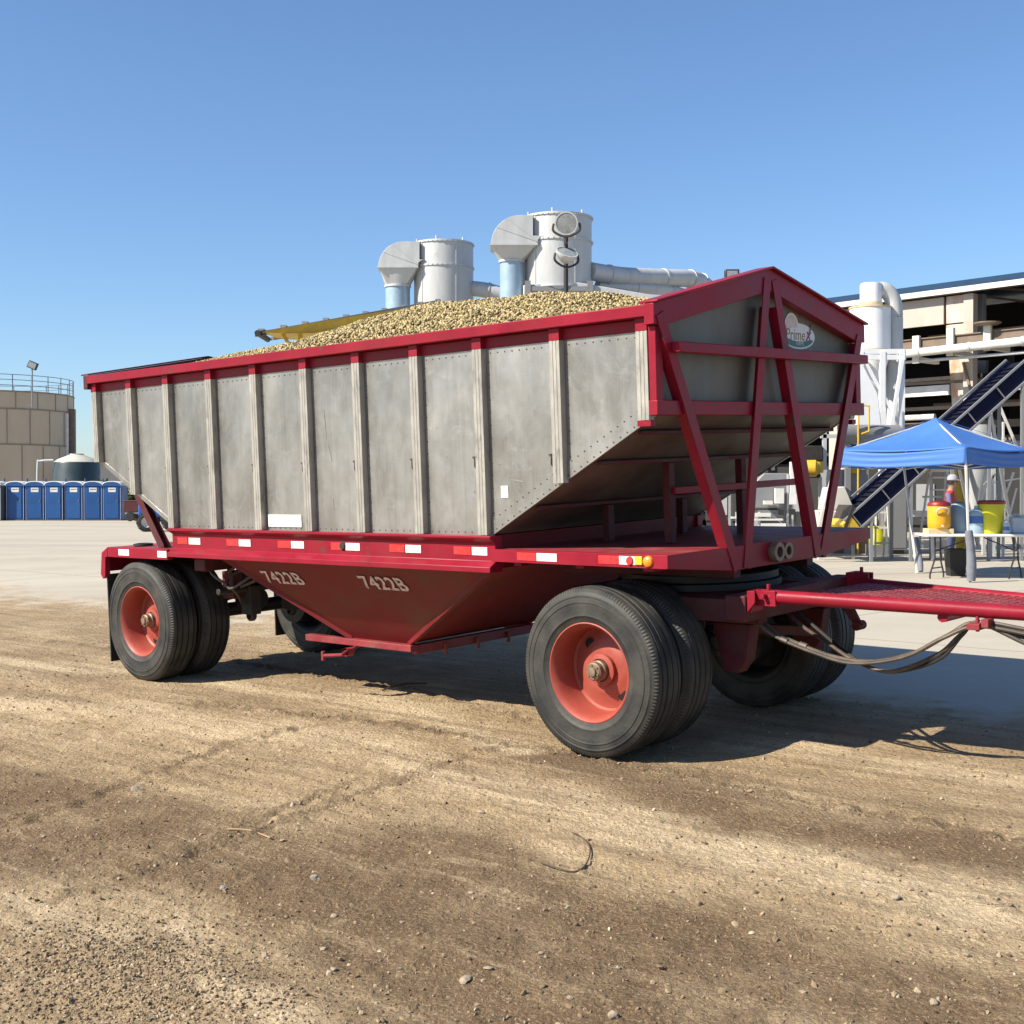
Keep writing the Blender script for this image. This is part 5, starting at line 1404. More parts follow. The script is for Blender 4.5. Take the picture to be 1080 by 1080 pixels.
pipe_run("air_pipe", "short grey air pipe between the two cyclones", [at(494, 304, 37.3), at(512, 306, 37.2), at(530, 311, 37.2), at(548, 316, 37.2)], .22, M['galv'], (.4, .7))
pipe_run("air_pipe", "thinner grey pipe below the long air pipe beside the front gable", [at(630, 302, 34.2), at(680, 304, 35), at(720, 310, 36), at(740, 330, 36.5)], .15, M['galv'], (.3, .6))
# round floodlights on a black mast
ly = 23.8; lp = at(597, 519, ly)
lt = thing("light_mast", "black mast with two round floodlights standing between trailer and cyclones", "floodlight", (lp.x, ly, 0))
zt1, zt2 = at(597, 237, ly).z, at(597, 271, ly).z
MB().tube([(0, 0.1, 0), (0, 0.1, zt1 + .1)], [.06, .04], 10).build("mast", M['black'], lt)
mb = MB().span((-.5, -.4, .0), (.5, .6, .12)); mb.span((-.25, -.15, .12), (.25, .35, .5)); mb.build("base", M['grey_steel'], lt, bevel=.02)
def round_lamp(z_, ax, r):
    ax = Vector(ax).normalized(); c = Vector((0, -.12, z_))
    h = MB().lathe([(0, -.16), (r * .45, -.15), (r * .85, -.06), (r, .0), (r * 1.04, .03), (r * 1.04, .05), (r * .92, .05)], c, ax, 28).build("lamp_head", M['galv'], lt)
    MB().lathe([(r * .95, .04), (0, .055)], c, ax, 28).build("lens", M['lamp_glass'], h)
    mb = MB()
    side = ax.cross(Vector((0, 0, 1))).normalized()
    mb.tube(smooth_path([c + side * r * 1.15, c + side * r * 1.15 - Vector((0, 0, r * .7)), c - Vector((0, 0, r * 1.2)), c - side * r * 1.15 - Vector((0, 0, r * .7)), c - side * r * 1.15], 5), .022, 6)
    mb.build("yoke", M['leg_dark'], h)
round_lamp(zt1, (-.12, -1, -.18), .205); round_lamp(zt2 + .03, (.25, -.55, .80), .20)
MB().tube([(0, .1, zt1 - .45), (0, -.1, zt1 - .35)], .03, 6).build("bracket", M['black'], lt)
# small floodlight beyond the gable
sl = at(771, 291, 31); t = thing("floodlight", "small box floodlight on a post just above the front gable", "floodlight", (sl.x, 31, 0))
MB().box((0, -.1, sl.z), (.34, .2, .26)).build("lamp_head", M['leg_dark'], t, bevel=.02)
MB().box((0, -.205, sl.z), (.26, .01, .18)).build("lens", M['lamp_glass'], t)
MB().tube([(0, 0, 0), (0, 0, sl.z - .1)], .05, 8).build("post", M['grey_steel'], t)

# ------------------------------------------------------------------ processing shed at right
BO = Vector((11.6, 46.2, 0)); BA = Vector((.664, -.748, 0)); BN = Vector((.748, .664, 0))
bl = thing("processing_shed", "open sided processing shed with blue roof edge and beige rusty panels", "building", tuple(BO), math.atan2(BA.y, BA.x))
def fac(u, v, dep=0.0):
    """photo pixel -> shed facade coordinates (along, z) on a plane dep metres inside"""
    p0 = Vector((0, 0, CAMZ)); d = at(u, v, 1.0) - p0
    t = (BO + BN * dep - Vector((p0.x, p0.y, 0))).dot(BN) / d.dot(BN)
    q = p0 + d * t
    return ((q - BO).dot(BA), q.z)
def fq(mb, pts, dep, th, mi=0):
    mb.prism([(fac(u, v, dep)[0], dep, fac(u, v, dep)[1]) for u, v in pts], (0, th, 0), mi); return mb
EH = fac(980, 309)[1]
S0, S1 = -9.0, 16.0
mb = MB()
mb.prism([(S0, -.3, EH + .02), (S0, 26, EH + 2.6), (S0, 26, EH + 2.75), (S0, -.3, EH + .17)], (S1 - S0, 0, 0))
for k in range(84):
    x_ = S0 + .15 + k * .297
    mb.prism([(x_, -.32, EH + .17), (x_, 4, EH + .59), (x_, 4, EH + .645), (x_, -.32, EH + .225)], (.09, 0, 0))
mb.span((S0, -.37, EH + .035), (S1, -.325, EH + .22))
mb.build("roof", M['roof_blue'], bl)
MB().span((S0, -.35, EH - .16), (S1, -.31, EH + .03)).build("gutter", M['white'], bl)
MB().span((S0, -.3, EH - .16), (S1, -.05, EH - .12)).build("soffit", M['brown'], bl)
# cladding bands
mb = MB(); s_a = fac(953, 330)[0]; s_b = fac(996, 330)[0]; z_a = fac(975, 344)[1]
mb.span((S0, 0, z_a), (s_b - .03, .12, EH - .2)); mb.build("cladding", M['beige'], bl)
mb = MB()
s_c, s_d = fac(998, 330)[0], fac(1020, 330)[0]
mb.span((s_c, .0, fac(1008, 341)[1] + .02), (s_d, .12, EH - .2)); mb.span((s_c, 0, fac(1008, 358)[1]), (s_d, .12, fac(1008, 341)[1] - .03))
mb.build("rusty_cladding", M['beige_rust'], bl)
mb = MB()
for u in (1022.5,):
    s_ = fac(u, 330)[0]; mb.span((s_ - .17, -.08, 0), (s_ + .17, .22, EH - .2))
for s_ in (-8, -4, 0.0, 11.5, 15.5): mb.span((s_ - .17, -.08, 0), (s_ + .17, .22, EH - .2))
mb.build("column", M['beige'], bl)
# rusty lower pier
mb = MB(); fq(mb, [(1001, 378), (1020, 376), (1020, 428), (1004, 428)], .25, .5)
fq(mb, [(1004, 404), (1018, 404), (1014, 428), (1005, 428)], .20, .04); mb.build("pier", M['beige_rust'], bl)
mb = MB().span((S0, 8.0, 0), (S1, 8.2, EH + .6)); mb.span((S0, -.0, 0), (S0 + .15, 8, EH)); mb.span((S1 - .15, 0, 0), (S1, 8, EH)); mb.build("back_wall", M['shade_int'], bl)
mb = MB(); fq(mb, [(1026, 312), (1037, 310), (1037, 372), (1026, 374)], .6, .2); fq(mb, [(1026, 380), (1040, 380), (1036, 420), (1026, 428)], 1.2, .2)
mb.build("inner_wall", M['grey_steel'], bl)
# girts and interior floor beams
mb = MB()
for (ua, va, ub, vb, th, dep) in ((953, 405, 1000, 404, .10, .3), (953, 432, 1000, 430, .12, .5), (1036, 352, 1080, 346, .2, 1.5), (953, 450, 1080, 446, .25, 2.0), (1040, 425, 1080, 424, .16, 3.0), (1040, 462, 1080, 462, .2, 3.0)):
    a = fac(ua, va, dep); b = fac(ub, vb, dep); mb.beam((a[0] - 2, dep, a[1]), (b[0] + 3, dep, b[1]), .12, th)
for (ua, va, ub, vb, dep) in ((1030, 303, 1080, 306, 2.5), (1034, 312, 1080, 318, 4), (1016, 382, 1026, 420, -.1), (1006, 380, 1019, 426, 1)):
    a = fac(ua, va, dep); b = fac(ub, vb, dep); mb.beam((a[0], dep, a[1]), (b[0], dep, b[1]), .08, .08)
mb.build("beam", M['brown'], bl)
mb = MB(); a = fac(953, 414, .2); b = fac(1001, 413, .2)
mb.span((a[0] - 3, .2, a[1] - .17), (b[0], .35, a[1] + .17)); a = fac(953, 441, .4); mb.tube([(a[0] - 3, .4, a[1]), (fac(986, 439, .4)[0], .4, a[1])], .10, 10)
mb.span((fac(1080, 470, 3)[0] - 2.2, 3, fac(1080, 470, 3)[1]), (fac(1080, 470, 3)[0], 3.1, fac(1080, 470, 3)[1] + .25))
mb.build("white_girt", M['white'], bl)
mb = MB(); r2 = np.random.default_rng(5)
for k in range(36):
    s_ = r2.uniform(1.5, 12); d_ = r2.uniform(2.0, 7.0); z_ = r2.choice([0, 2.9, 5.4]); h_ = r2.uniform(.4, 1.8); w_ = r2.uniform(.2, .9)
    mb.span((s_, d_, z_), (s_ + w_, d_ + .6, z_ + h_))
for z_ in (2.75, 5.25): mb.span((S0 + .2, .8, z_), (S1 - .2, 7.9, z_ + .12))
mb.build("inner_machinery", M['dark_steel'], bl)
# the crane rail and the white pipe below it run along the outside
cr = thing("crane_rail", "long brown steel beam on brackets along the front of the shed", "beam", tuple(BO), math.atan2(BA.y, BA.x))
mb = MB(); a = fac(953, 364, -1.1); b = fac(1080, 351, -1.1)
mb.beam((a[0] - 5, -1.1, a[1] - .05), (b[0] + 5, -1.1, b[1]), .22, .27); mb.beam((a[0] - 5, -1.1, a[1] + .11), (b[0] + 5, -1.1, b[1] + .15), .34, .035); mb.beam((a[0] - 5, -1.1, a[1] - .19), (b[0] + 5, -1.1, b[1] - .15), .34, .035)
mb.build("rail_beam", M['brown'], cr)
mb = MB()
for u, v in ((970, 366), (1006, 358), (1045, 352)):
    c = fac(u, v, -1.1); mb.span((c[0] - .12, -1.36, c[1] - .55), (c[0] + .12, -1.24, c[1] + .35)); mb.span((c[0] - .08, -1.2, c[1] - .5), (c[0] + .08, .0, c[1] - .35))
mb.build("bracket", M['cream'], cr)
c = fac(1045, 344, -1.1); MB().lathe([(0, .0), (.28, 0), (.42, .06), (.42, .10), (.1, .12), (0, .12)], (c[0], -1.3, c[1]), (0, 0, 1), 18).build("hood", M['brown'], cr)
wp = thing("white_pipe", "long white pipe hung below the brown beam of the shed", "pipe", tuple(BO), math.atan2(BA.y, BA.x))
a = fac(953, 374, -1.5); b = fac(1080, 362, -1.5)
MB().tube([(a[0] - 5, -1.5, a[1] - .06), (b[0] + 5, -1.5, b[1] + .15)], .135, 16).build("pipe", M['white'], wp)
mb = MB()
for k in range(9): p = lerp((a[0] - 5, -1.5, a[1] - .06), (b[0] + 5, -1.5, b[1] + .15), k / 8 + .02); mb.tube([p - Vector((.05, 0, 0)), p + Vector((.05, 0, 0))], .16, 14)
mb.build("joint", M['galv'], wp)
wp2 = thing("thin_pipe", "thin grey pipe running just below the white pipe of the shed", "pipe", tuple(BO), math.atan2(BA.y, BA.x))
a = fac(953, 382, -1.3); b = fac(1080, 372, -1.3); MB().tube([(a[0] - 5, -1.3, a[1]), (b[0] + 5, -1.3, b[1])], .05, 10).build("pipe", M['galv'], wp2)

# white cyclone in front of the shed
WY = 31.5
wc = at(923, 519, WY); wr = 21.5 / FPX * WY
wh = thing("white_cyclone", "tall white cyclone with a grey elbow duct, in front of the shed", "cyclone", (wc.x, WY + wr, 0))
Zp = lambda v: at(0, v, WY).z
MB().lathe([(0, Zp(321)), (wr, Zp(321)), (wr, Zp(368)), (wr * 1.0, Zp(369)), (wr * .25, Zp(430)), (wr * .22, Zp(452))], n=48).build("body", M['cyc_white'], wh)
MB().lathe([(0, Zp(296)), (wr * .50, Zp(296)), (wr * .53, Zp(298)), (wr * .53, Zp(321.5))], (0, -wr * .1, 0), n=36).build("outlet_drum", M['cyc_white'], wh)
mb = MB()
for v_ in (322, 368): mb.lathe([(wr + .001, Zp(v_) - .02), (wr + .02, Zp(v_) - .02), (wr + .02, Zp(v_) + .02), (wr + .001, Zp(v_) + .02)], n=48, close=True)
mb.lathe([(wr * .54, Zp(318) - .03), (wr * .58, Zp(318) - .03), (wr * .58, Zp(318) + .03), (wr * .54, Zp(318) + .03)], (0, -wr * .1, 0), n=36, close=True)
mb.build("flange", M['wood_pale'], wh)
sp = smooth_path([(wr * .3, 0, Zp(303)), (wr * .75, 0, Zp(303)), (wr * 1.12, 0, Zp(313)), (wr * 1.22, 0, Zp(330)), (wr * 1.22, 0, Zp(350)), (wr * 1.22, 0, Zp(520))], 6)
MB().tube(sp, .20, 20).build("elbow_duct", M['galv'], wh)
mb = MB()
x0_, x1_, zf = at(904, 0, WY).x - wc.x, at(952, 0, WY).x - wc.x, Zp(372)
for x_ in (x0_ + .05, x1_ - .06, at(929, 0, WY).x - wc.x):
    for y_ in (-wr - .25, wr + .25): mb.beam((x_, y_, 0), (x_, y_, zf), .13, .13)
for z_ in (zf, Zp(378)):
    for y_ in (-wr - .25, wr + .25): mb.beam((x0_, y_, z_), (x1_, y_, z_), .10, .12)
    for x_ in (x0_, x1_): mb.beam((x_, -wr - .25, z_), (x_, wr + .25, z_), .10, .12)
mb.beam((x0_ + .1, -wr - .27, Zp(378)), (x1_ - .1, -wr - .27, Zp(450)), .07, .07); mb.beam((x1_ - .06, -wr - .32, Zp(380)), (at(938, 0, WY).x - wc.x, -wr - .32, Zp(452)), .08, .08)
mb.build("support_frame", M['cyc_white'], wh)
# white screw hopper left of it, with a yellow ladder cage and a grey drum below
b0 = at(903, 440, 30.5)
wb = thing("white_bin", "tall white bin casing behind the right struts of the trailer, under the white cyclone", "bin", (b0.x, 30.3, 0))
MB().prism([(0, 0, at(0, 450, 30.3).z), (0, 0, at(0, 376, 30.3).z), (at(928, 0, 30.3).x - b0.x, 0, at(0, 415, 30.3).z), (at(932, 0, 30.3).x - b0.x, 0, at(0, 450, 30.3).z)], (0, .35, 0)).build("casing", M['cyc_white'], wb, bevel=.02)
mb = MB()
for x_ in (.05, .6): mb.beam((x_, .1, 0), (x_, .1, at(0, 450, 30.3).z), .1, .1)
mb.build("leg", M['grey_steel'], wb)
gd = thing("grey_drum", "horizontal grey drum below the white cyclone", "machine", tuple(at(918, 458, 29.5)))
MB().lathe([(0, -.75), (.16, -.75), (.22, -.70), (.22, .70), (.16, .75), (0, .75)], axis=(1, .2, 0), n=28).build("drum", M['grey_steel'], gd)
mb = MB(); gz_ = -gd.location.z
for x_ in (-.55, .55): mb.beam((x_, .0 + x_ * .2, -.2), (x_, x_ * .2, gz_), .12, .12)
mb.build("stand", M['grey_steel'], gd)
yl = thing("yellow_handrail", "short yellow handrail hoop beside the white cyclone legs", "handrail", tuple(at(911, 442, 29.2)))
MB().tube([(-.12, 0, -.35), (-.12, 0, .32), (.12, 0, .30), (.12, 0, -.28), (-.05, 0, -.34)], .025, 8).build("hoop", M['yellow'], yl)
MB().tube([(-.12, 0, -.35), (-.12, 0, -yl.location.z)], .025, 8).build("post", M['yellow'], yl)

# navy inclined conveyor
CA, CB = at(895, 556, 26.0), at(1092, 381, 26.6)
nv = thing("navy_conveyor", "steep navy blue belt conveyor with handrails rising behind the blue canopy", "conveyor", tuple(CA))
d_ = (CB - CA); L_ = d_.length; dx = d_.normalized(); wy = Vector((-.10, 1, 0)).normalized() * 1.0
up_ = dx.cross(wy).normalized() * -1
if up_.z < 0: up_ = -up_
def cvp(t, y_, h): return dx * (L_ * t) + wy * y_ + up_ * h
mb = MB().prism([cvp(.0, .06, .02), cvp(1, .06, .02), cvp(1, .06, .06), cvp(.0, .06, .06)], wy * .88); mb.build("belt", M['belt'], nv)
mb = MB()
for k in range(34):
    mb.prism([cvp(.02 + .96 * k / 34, .08, .062), cvp(.02 + .96 * k / 34 + .004, .08, .062), cvp(.02 + .96 * k / 34 + .004, .08, .10), cvp(.02 + .96 * k / 34, .08, .10)], wy * .84)
mb.build("cleats", M['navy'], nv)
mb = MB()
for y_ in (0, .96): mb.prism([cvp(0, y_, -.16), cvp(1, y_, -.16), cvp(1, y_, .13), cvp(0, y_, .13)], wy * .045)
for k in range(9): mb.prism([cvp(.05 + k / 9.0, .05, -.2), cvp(.06 + k / 9.0, .05, -.2), cvp(.06 + k / 9.0, .05, -.1), cvp(.05 + k / 9.0, .05, -.1)], wy * .9)
mb.build("side_frame", M['navy'], nv)
mb = MB()
for y_ in (-.03, 1.03): mb.beam(cvp(.0, y_, .17), cvp(1.0, y_, .17), .05, .04); 
mb.beam(cvp(.0, -.03, -.17), cvp(1.0, -.03, -.17), .05, .04)
for k in range(7): mb.beam(cvp(.04 + .92 * k / 6, -.03, -.16), cvp(.04 + .92 * k / 6, -.03, .14), .03, .02)
mb.build("handrail", M['grey_steel'], nv)
MB().prism([cvp(-.02, -.05, -.22), cvp(.035, -.05, -.22), cvp(.035, -.05, .16), cvp(-.02, -.05, .16)], wy * 1.1).build("tail_box", M['yellow'], nv, bevel=.03)
MB().prism([cvp(-.025, -.06, -.02), cvp(.065, -.06, .24), cvp(.065, -.06, .30), cvp(-.025, -.06, .06)], wy * 1.12).build("tail_cover", M['leg_dark'], nv)
mb = MB()
for t_ in (.09, .30, .52, .72, .9):
    for y_ in (-.02, .98):
        p = cvp(t_, y_, -.17); mb.beam(p, (p.x, p.y, -CA.z), .06, .06)
for t_ in (.52, .72): p = cvp(t_, -.02, -.2); q = cvp(t_ + .14, -.02, -.2); mb.beam(p, (q.x, q.y, -CA.z + .3), .06, .06)
mb.build("leg", M['grey_steel'], nv)
# bright braced steel frame at the right edge
bf = thing("braced_frame", "white braced steel frame carrying pipes behind the right side of the canopy", "frame", tuple(at(1060, 560, 28)))
o = bf.location.copy()
mb = MB()
for (ua, va, ub, vb, w_) in ((1045, 425, 1045, 565, .07), (1058, 445, 1058, 570, .06), (1078, 395, 1078, 570, .08), (1052, 423, 1072, 470, .07), (1050, 500, 1038, 512, .06), (1047, 498, 1047, 545, .06), (1069, 498, 1053, 545, .06), (1072, 515, 1062, 555, .05), (1050, 530, 1058, 497, .05), (1030, 412, 1080, 410, .05), (1040, 510, 1080, 504, .05)):
    mb.beam(at(ua, va, 28) - o, at(ub, vb, 28) - o, w_ * .7, w_ * .7, (0, 1, 0))
for u in (1045, 1078, 1058): p = at(u, 565, 28) - o; mb.beam(p, (p.x, p.y, -o.z), .05, .05)
mb.build("bars", M['white'], bf)
# grey cone hopper, yellow post, ladder
ch = thing("cone_hopper", "grey steel cone hopper behind the near canopy pole", "hopper", tuple(at(1029, 500, 29)))
zz = -ch.location.z
MB().lathe([(0, 1.1), (.42, 1.1), (.42, .3), (.10, -.75), (.10, zz + .3), (0, zz + .3)], n=32).build("cone", M['galv'], ch)
mb = MB()
for k in range(4): a = math.pi / 4 + k * math.pi / 2; mb.beam((.42 * math.cos(a), .42 * math.sin(a), .6), (.42 * math.cos(a), .42 * math.sin(a), zz), .07, .07)
mb.build("leg", M['galv'], ch)
yp = thing("yellow_post", "thick yellow post between the ladder and the cone hopper", "post", (at(1012, 520, 27.6).x, 27.6, 0))
MB().span((-.09, -.09, 0), (.09, .09, 2.35)).build("post", M['yellow'], yp, bevel=.01); MB().span((-.14, -.14, 0), (.14, .14, .03)).build("base_plate", M['grey_steel'], yp)
ldd = thing("step_ladder", "white step ladder standing open behind the orange cooler", "ladder", (at(996, 519, 26.6).x, 26.6, 0))
mb = MB(); hl = at(0, 497, 26.6).z
for sx in (-1, 1): mb.beam((sx * .24, -.0, 0), (sx * .17, .35, hl), .06, .03)
mb.build("front_rail", M['white'], ldd)
mb = MB()
for k in range(7): t_ = (k + .7) / 7.2; mb.span((-.24 + .07 * t_, .35 * t_ - .05, hl * t_ - .018), (.24 - .07 * t_, .35 * t_ + .06, hl * t_ + .018))
mb.build("step", M['white'], ldd)
mb = MB()
for sx in (-1, 1): mb.beam((sx * .26, .95, 0), (sx * .17, .42, hl), .04, .03)
for k in range(3): mb.span((-.25, .92 - .15 * k - .02, .3 + .5 * k), (.25, .96 - .15 * k, .34 + .5 * k))
mb.build("rear_rail", M['white'], ldd)
MB().span((-.2, .28, hl - .01), (.2, .5, hl + .05)).build("top_cap", M['white'], ldd)
s2_ = thing("stool_frame", "small white step stool under the navy conveyor", "stool", (at(943, 519, 26.8).x, 27.6, 0))
mb = MB()
for sx in (-1, 1):
    mb.beam((sx * .16, 0, 0), (sx * .12, .12, 1.35), .04, .03); mb.beam((sx * .16, .5, 0), (sx * .12, .18, 1.35), .035, .03)
mb.build("rail", M['white'], s2_)
mb = MB(); [mb.span((-.15, .02 + .03 * k, .3 + .33 * k), (.15, .14 + .03 * k, .34 + .33 * k)) for k in range(3)]; mb.span((-.17, .0, 1.33), (.17, .26, 1.37)); mb.build("step", M['white'], s2_)
bn = thing("white_bench", "long white bench with a box beam behind the left canopy pole", "bench", (at(972, 519, 30).x, 30, 0))
MB().span((-.55, 0, .84), (.65, .5, .98)).build("top", M['white'], bn, bevel=.01); MB().span((-.65, .1, .10), (.75, .45, .28)).build("base_beam", M['cream'], bn)
mb = MB(); [mb.span((x_, .1, .28), (x_ + .06, .4, .84)) for x_ in (-.5, .5)]; mb.build("leg", M['grey_steel'], bn)
cb = thing("control_cabinet", "grey control cabinet under the navy conveyor", "cabinet", (at(947, 519, 29).x, 29.2, 0))
MB().span((-.28, 0, .1), (.28, .4, 1.55)).build("casing", M['grey_steel'], cb, bevel=.01); MB().span((-.25, -.012, .15), (.25, -.001, 1.5)).build("door", M['grey_steel'], cb); MB().span((-.22, .05, 0), (.22, .35, .1)).build("plinth", M['leg_dark'], cb)
bk = thing("lime_drum", "yellow green drum on the ground under the navy conveyor", "drum", (at(925, 519, 28.6).x, 28.6, 0))
MB().lathe([(0, .25), (.19, .25), (.20, .45), (.19, .47), (.19, .66), (0, .66)], n=24).build("drum", M['lime'], bk); MB().span((-.2, -.2, 0), (.2, .2, .25)).build("stand", M['grey_steel'], bk)

dk = thing("shade_backdrop", "long near-black machinery backdrop standing in for shade at ground level inside the shed front", "machine", tuple(BO + BN * 1.2), math.atan2(BA.y, BA.x))
mb = MB().span((-7, 0, .25), (13, 2.2, 2.5)); mb.build("casing", M['shade_int'], dk, bevel=.03)  # dark block added as backdrop for the shaded shed interior
MB().span((-7, .1, 0), (13, 2.1, .25)).build("plinth", M['shade_int'], dk)
mb = MB(); r3 = np.random.default_rng(8)
for k in range(15): x_ = -6.5 + 1.3 * k; mb.span((x_, -.06, .5 + .2 * (k % 3)), (x_ + .7, -.002, 1.4 + .3 * (k % 2)))
mb.build("door", M['grey_steel'], dk)

# machinery glimpsed between the trailer's front struts
def bx(mb, u0, v0, u1, v1, Y, dep, o, mi=0):
    a, b = at(u0, v1, Y) - o, at(u1, v0, Y) - o
    mb.span((a.x, a.y, a.z), (b.x, a.y + dep, b.z), mi); return mb
o = Vector((at(810, 519, 28).x, 28, 0))
sm = thing("sorting_machine", "grey sheet metal sorting machine with white frame seen between the trailer struts", "machine", tuple(o))
mb = MB().prism([at(793, 536, 28) - o, at(793, 512, 28) - o, at(806, 499, 28) - o, at(832, 499, 28) - o, at(832, 536, 28) - o], (0, 1.2, 0)); mb.build("housing", M['grey_steel'], sm, bevel=.02)
mb = MB(); bx(mb, 800, 538, 834, 556, 28, .9, o); bx(mb, 840, 540, 868, 556, 28.2, .8, o); mb.build("lower_casing", M['grey_steel'], sm)
mb = MB()
for (a, b, c, d) in ((796, 541, 813, 545), (796, 547, 826, 549), (833, 521, 840, 532), (818, 515, 827, 531), (834, 487, 839, 521), (806, 528, 815, 532), (772, 545, 790, 547), (772, 555, 792, 557), (803, 552, 829, 557)): bx(mb, a, b, c, d, 27.8, .15, o)
mb.build("white_frame", M['white'], sm)
mb = MB()
for u in (776, 800, 830, 835, 845, 862): bx(mb, u, 500 if u in (830, 835) else 540, u + 2, 572, 27.9, .06, o)
for u in (778, 832, 860): a = at(u, 570, 27.9) - o; mb.span((a.x, a.y, 0), (a.x + .06, a.y + .06, a.z))
mb.build("leg", M['galv'], sm)
mb = MB(); bx(mb, 821, 538, 827, 543, 27.75, .1, o); bx(mb, 833, 537, 839, 543, 27.75, .1, o); mb.build("panel", M['black'], sm)
o = Vector((at(855, 519, 29).x, 29, 0))
ym = thing("yellow_motor", "yellow gear motor on a dark machine above the white chute", "motor", tuple(o))
a = at(852, 494, 29) - o
MB().lathe([(0, -.22), (.16, -.22), (.19, -.18), (.19, .18), (.12, .24), (0, .24)], a, (1, -.3, 0), 20).lathe([(0, 0), (.13, 0), (.13, .25), (0, .25)], a + Vector((.22, 0, -.1)), (0, 0, 1), 16).build("motor", M['yellow'], ym)
mb = MB(); bx(mb, 846, 470, 868, 486, 29.2, .6, o); bx(mb, 850, 500, 866, 504, 29.2, .6, o); mb.build("gearbox", M['dark_steel'], ym, bevel=.02)
mb = MB(); bx(mb, 845, 503, 848, 572, 29.2, .1, o); bx(mb, 864, 503, 867, 572, 29.2, .1, o); bx(mb, 868, 455, 872, 500, 29.3, .1, o); bx(mb, 866, 458, 884, 462, 29.3, .1, o); mb.build("stand", M['galv'], ym)
for c in kids(ym): pass
o = Vector((at(885, 519, 26.8).x, 26.8, 0))
wch = thing("white_chute", "cream white tapered chute hopper beside the tail of the navy conveyor", "hopper", tuple(o))
mb = MB(); P_ = [at(873, 538, 26.8) - o, at(878, 514, 26.8) - o, at(891, 513, 26.8) - o, at(902, 538, 26.8) - o]
mb.prism(P_, (0, .9, 0)); mb.build("taper", M['cream'], wch, bevel=.02)
mb = MB(); bx(mb, 862, 538.5, 902, 559, 26.75, .95, o); mb.build("box", M['cream'], wch, bevel=.02)
mb = MB(); [bx(mb, u, 558, u + 3, 573, 26.8, .08, o) for u in (864, 898)]; a = at(866, 573, 26.8) - o; mb.span((a.x - .05, 0, 0), (a.x + .05, .1, a.z + .05)); mb.build("leg", M['galv'], wch)
o = Vector((at(893, 519, 29.5).x, 29.5, 0))
gh = thing("grey_enclosure", "olive grey sheet metal enclosure behind the white chute", "machine", tuple(o))
mb = MB(); bx(mb, 878, 495, 917, 562, 29.5, 1.2, o); mb.build("casing", M['grey_steel'], gh, bevel=.02)
mb = MB(); a = at(880, 562, 29.5) - o; mb.span((a.x, .1, 0), (a.x + .8, 1.1, a.z)); mb.build("plinth", M['brown'], gh)
mb = MB(); bx(mb, 898, 491, 906, 499, 29.4, .1, o); mb.build("valve", M['yellow'], gh)

# ------------------------------------------------------------------ canopy, table and what stands on it
cc = Vector((7.22, 21.8, 0))
cp = thing("canopy", "bright blue pop up canopy on white slanting poles over a folding table", "canopy", tuple(cc))
cor = {'n': Vector((-.10, -1.66, 0)), 'r': Vector((1.70, .02, 0)), 'b': Vector((-.10, 1.62, 0)), 'l': Vector((-1.70, .04, 0))}
ze, zv, zp_ = 2.13, 1.87, 2.68
peak = Vector((-.03, 0, zp_))
mb = MB(); seq = ['n', 'r', 'b', 'l']
NS = 12
for i in range(4):
    a, b = cor[seq[i]], cor[seq[(i + 1) % 4]]
    rows = []
    for j in range(NS + 1):
        row = []
        for k in range(NS + 1):
            e = a.lerp(b, k / NS); t_ = j / NS
            p = (e + Vector((0, 0, ze))).lerp(peak, t_)
            p.z -= .07 * math.sin(math.pi * k / NS) * (1 - t_) * (.6 + t_) + .06 * math.sin(math.pi * t_)
            row.append(p)
        rows.append(row)
    base = len(mb.v); mb.v += [tuple(p) for r_ in rows for p in r_]
    for j in range(NS):
        for k in range(NS): q = base + j * (NS + 1) + k; mb.f.append((q, q + 1, q + NS + 2, q + NS + 1)); mb.m.append(0)
top = mb.build("roof_fabric", M['tent_blue'], cp, angle=50)
so = top.modifiers.new("thickness", 'SOLIDIFY'); so.thickness = .006
mb = MB()
for i in range(4):
    a, b = cor[seq[i]], cor[seq[(i + 1) % 4]]; n_ = (b - a).cross(Vector((0, 0, 1))).normalized()
    if n_.dot(a + b) < 0: n_ = -n_
    base = len(mb.v); K = 40; Jn = 8
    for j in range(Jn + 1):
        for k in range(K + 1):
            e = a.lerp(b, k / K); t_ = j / Jn; sag = .07 * math.sin(math.pi * k / K)
            z_ = (ze - sag) + (zv - .02 * math.sin(math.pi * k / K) - ze + sag * .6) * t_
            w_ = .012 * math.sin(t_ * 15 + .8 * math.sin(k / K * 7 + i)) * math.sin(math.pi * min(1, k / K * 1.0)) + .02 * t_
            mb.v.append(tuple(e + n_ * w_ + Vector((0, 0, z_))))
    for j in range(Jn):
        for k in range(K): q = base + j * (K + 1) + k; mb.f.append((q, q + 1, q + K + 2, q + K + 1)); mb.m.append(0)
vl = mb.build("valance", M['tent_blue'], cp, angle=60)
so = vl.modifiers.new("thickness", 'SOLIDIFY'); so.thickness = .005
feet = {'n': at(1023, 613, 20.2), 'b': at(967, 605, 22.4), 'l': Vector((4.93, 21.6, 0)), 'r': Vector((9.35, 21.9, 0))}
for k in seq:
    f_ = feet[k] - cc; f_.z = 0.0
    MB().beam(f_, cor[k] * .985 + Vector((0, 0, ze - .05)), .035, .035, (0, 1, 0)).build("pole", M['white'], cp, bevel=.004)
mb = MB()
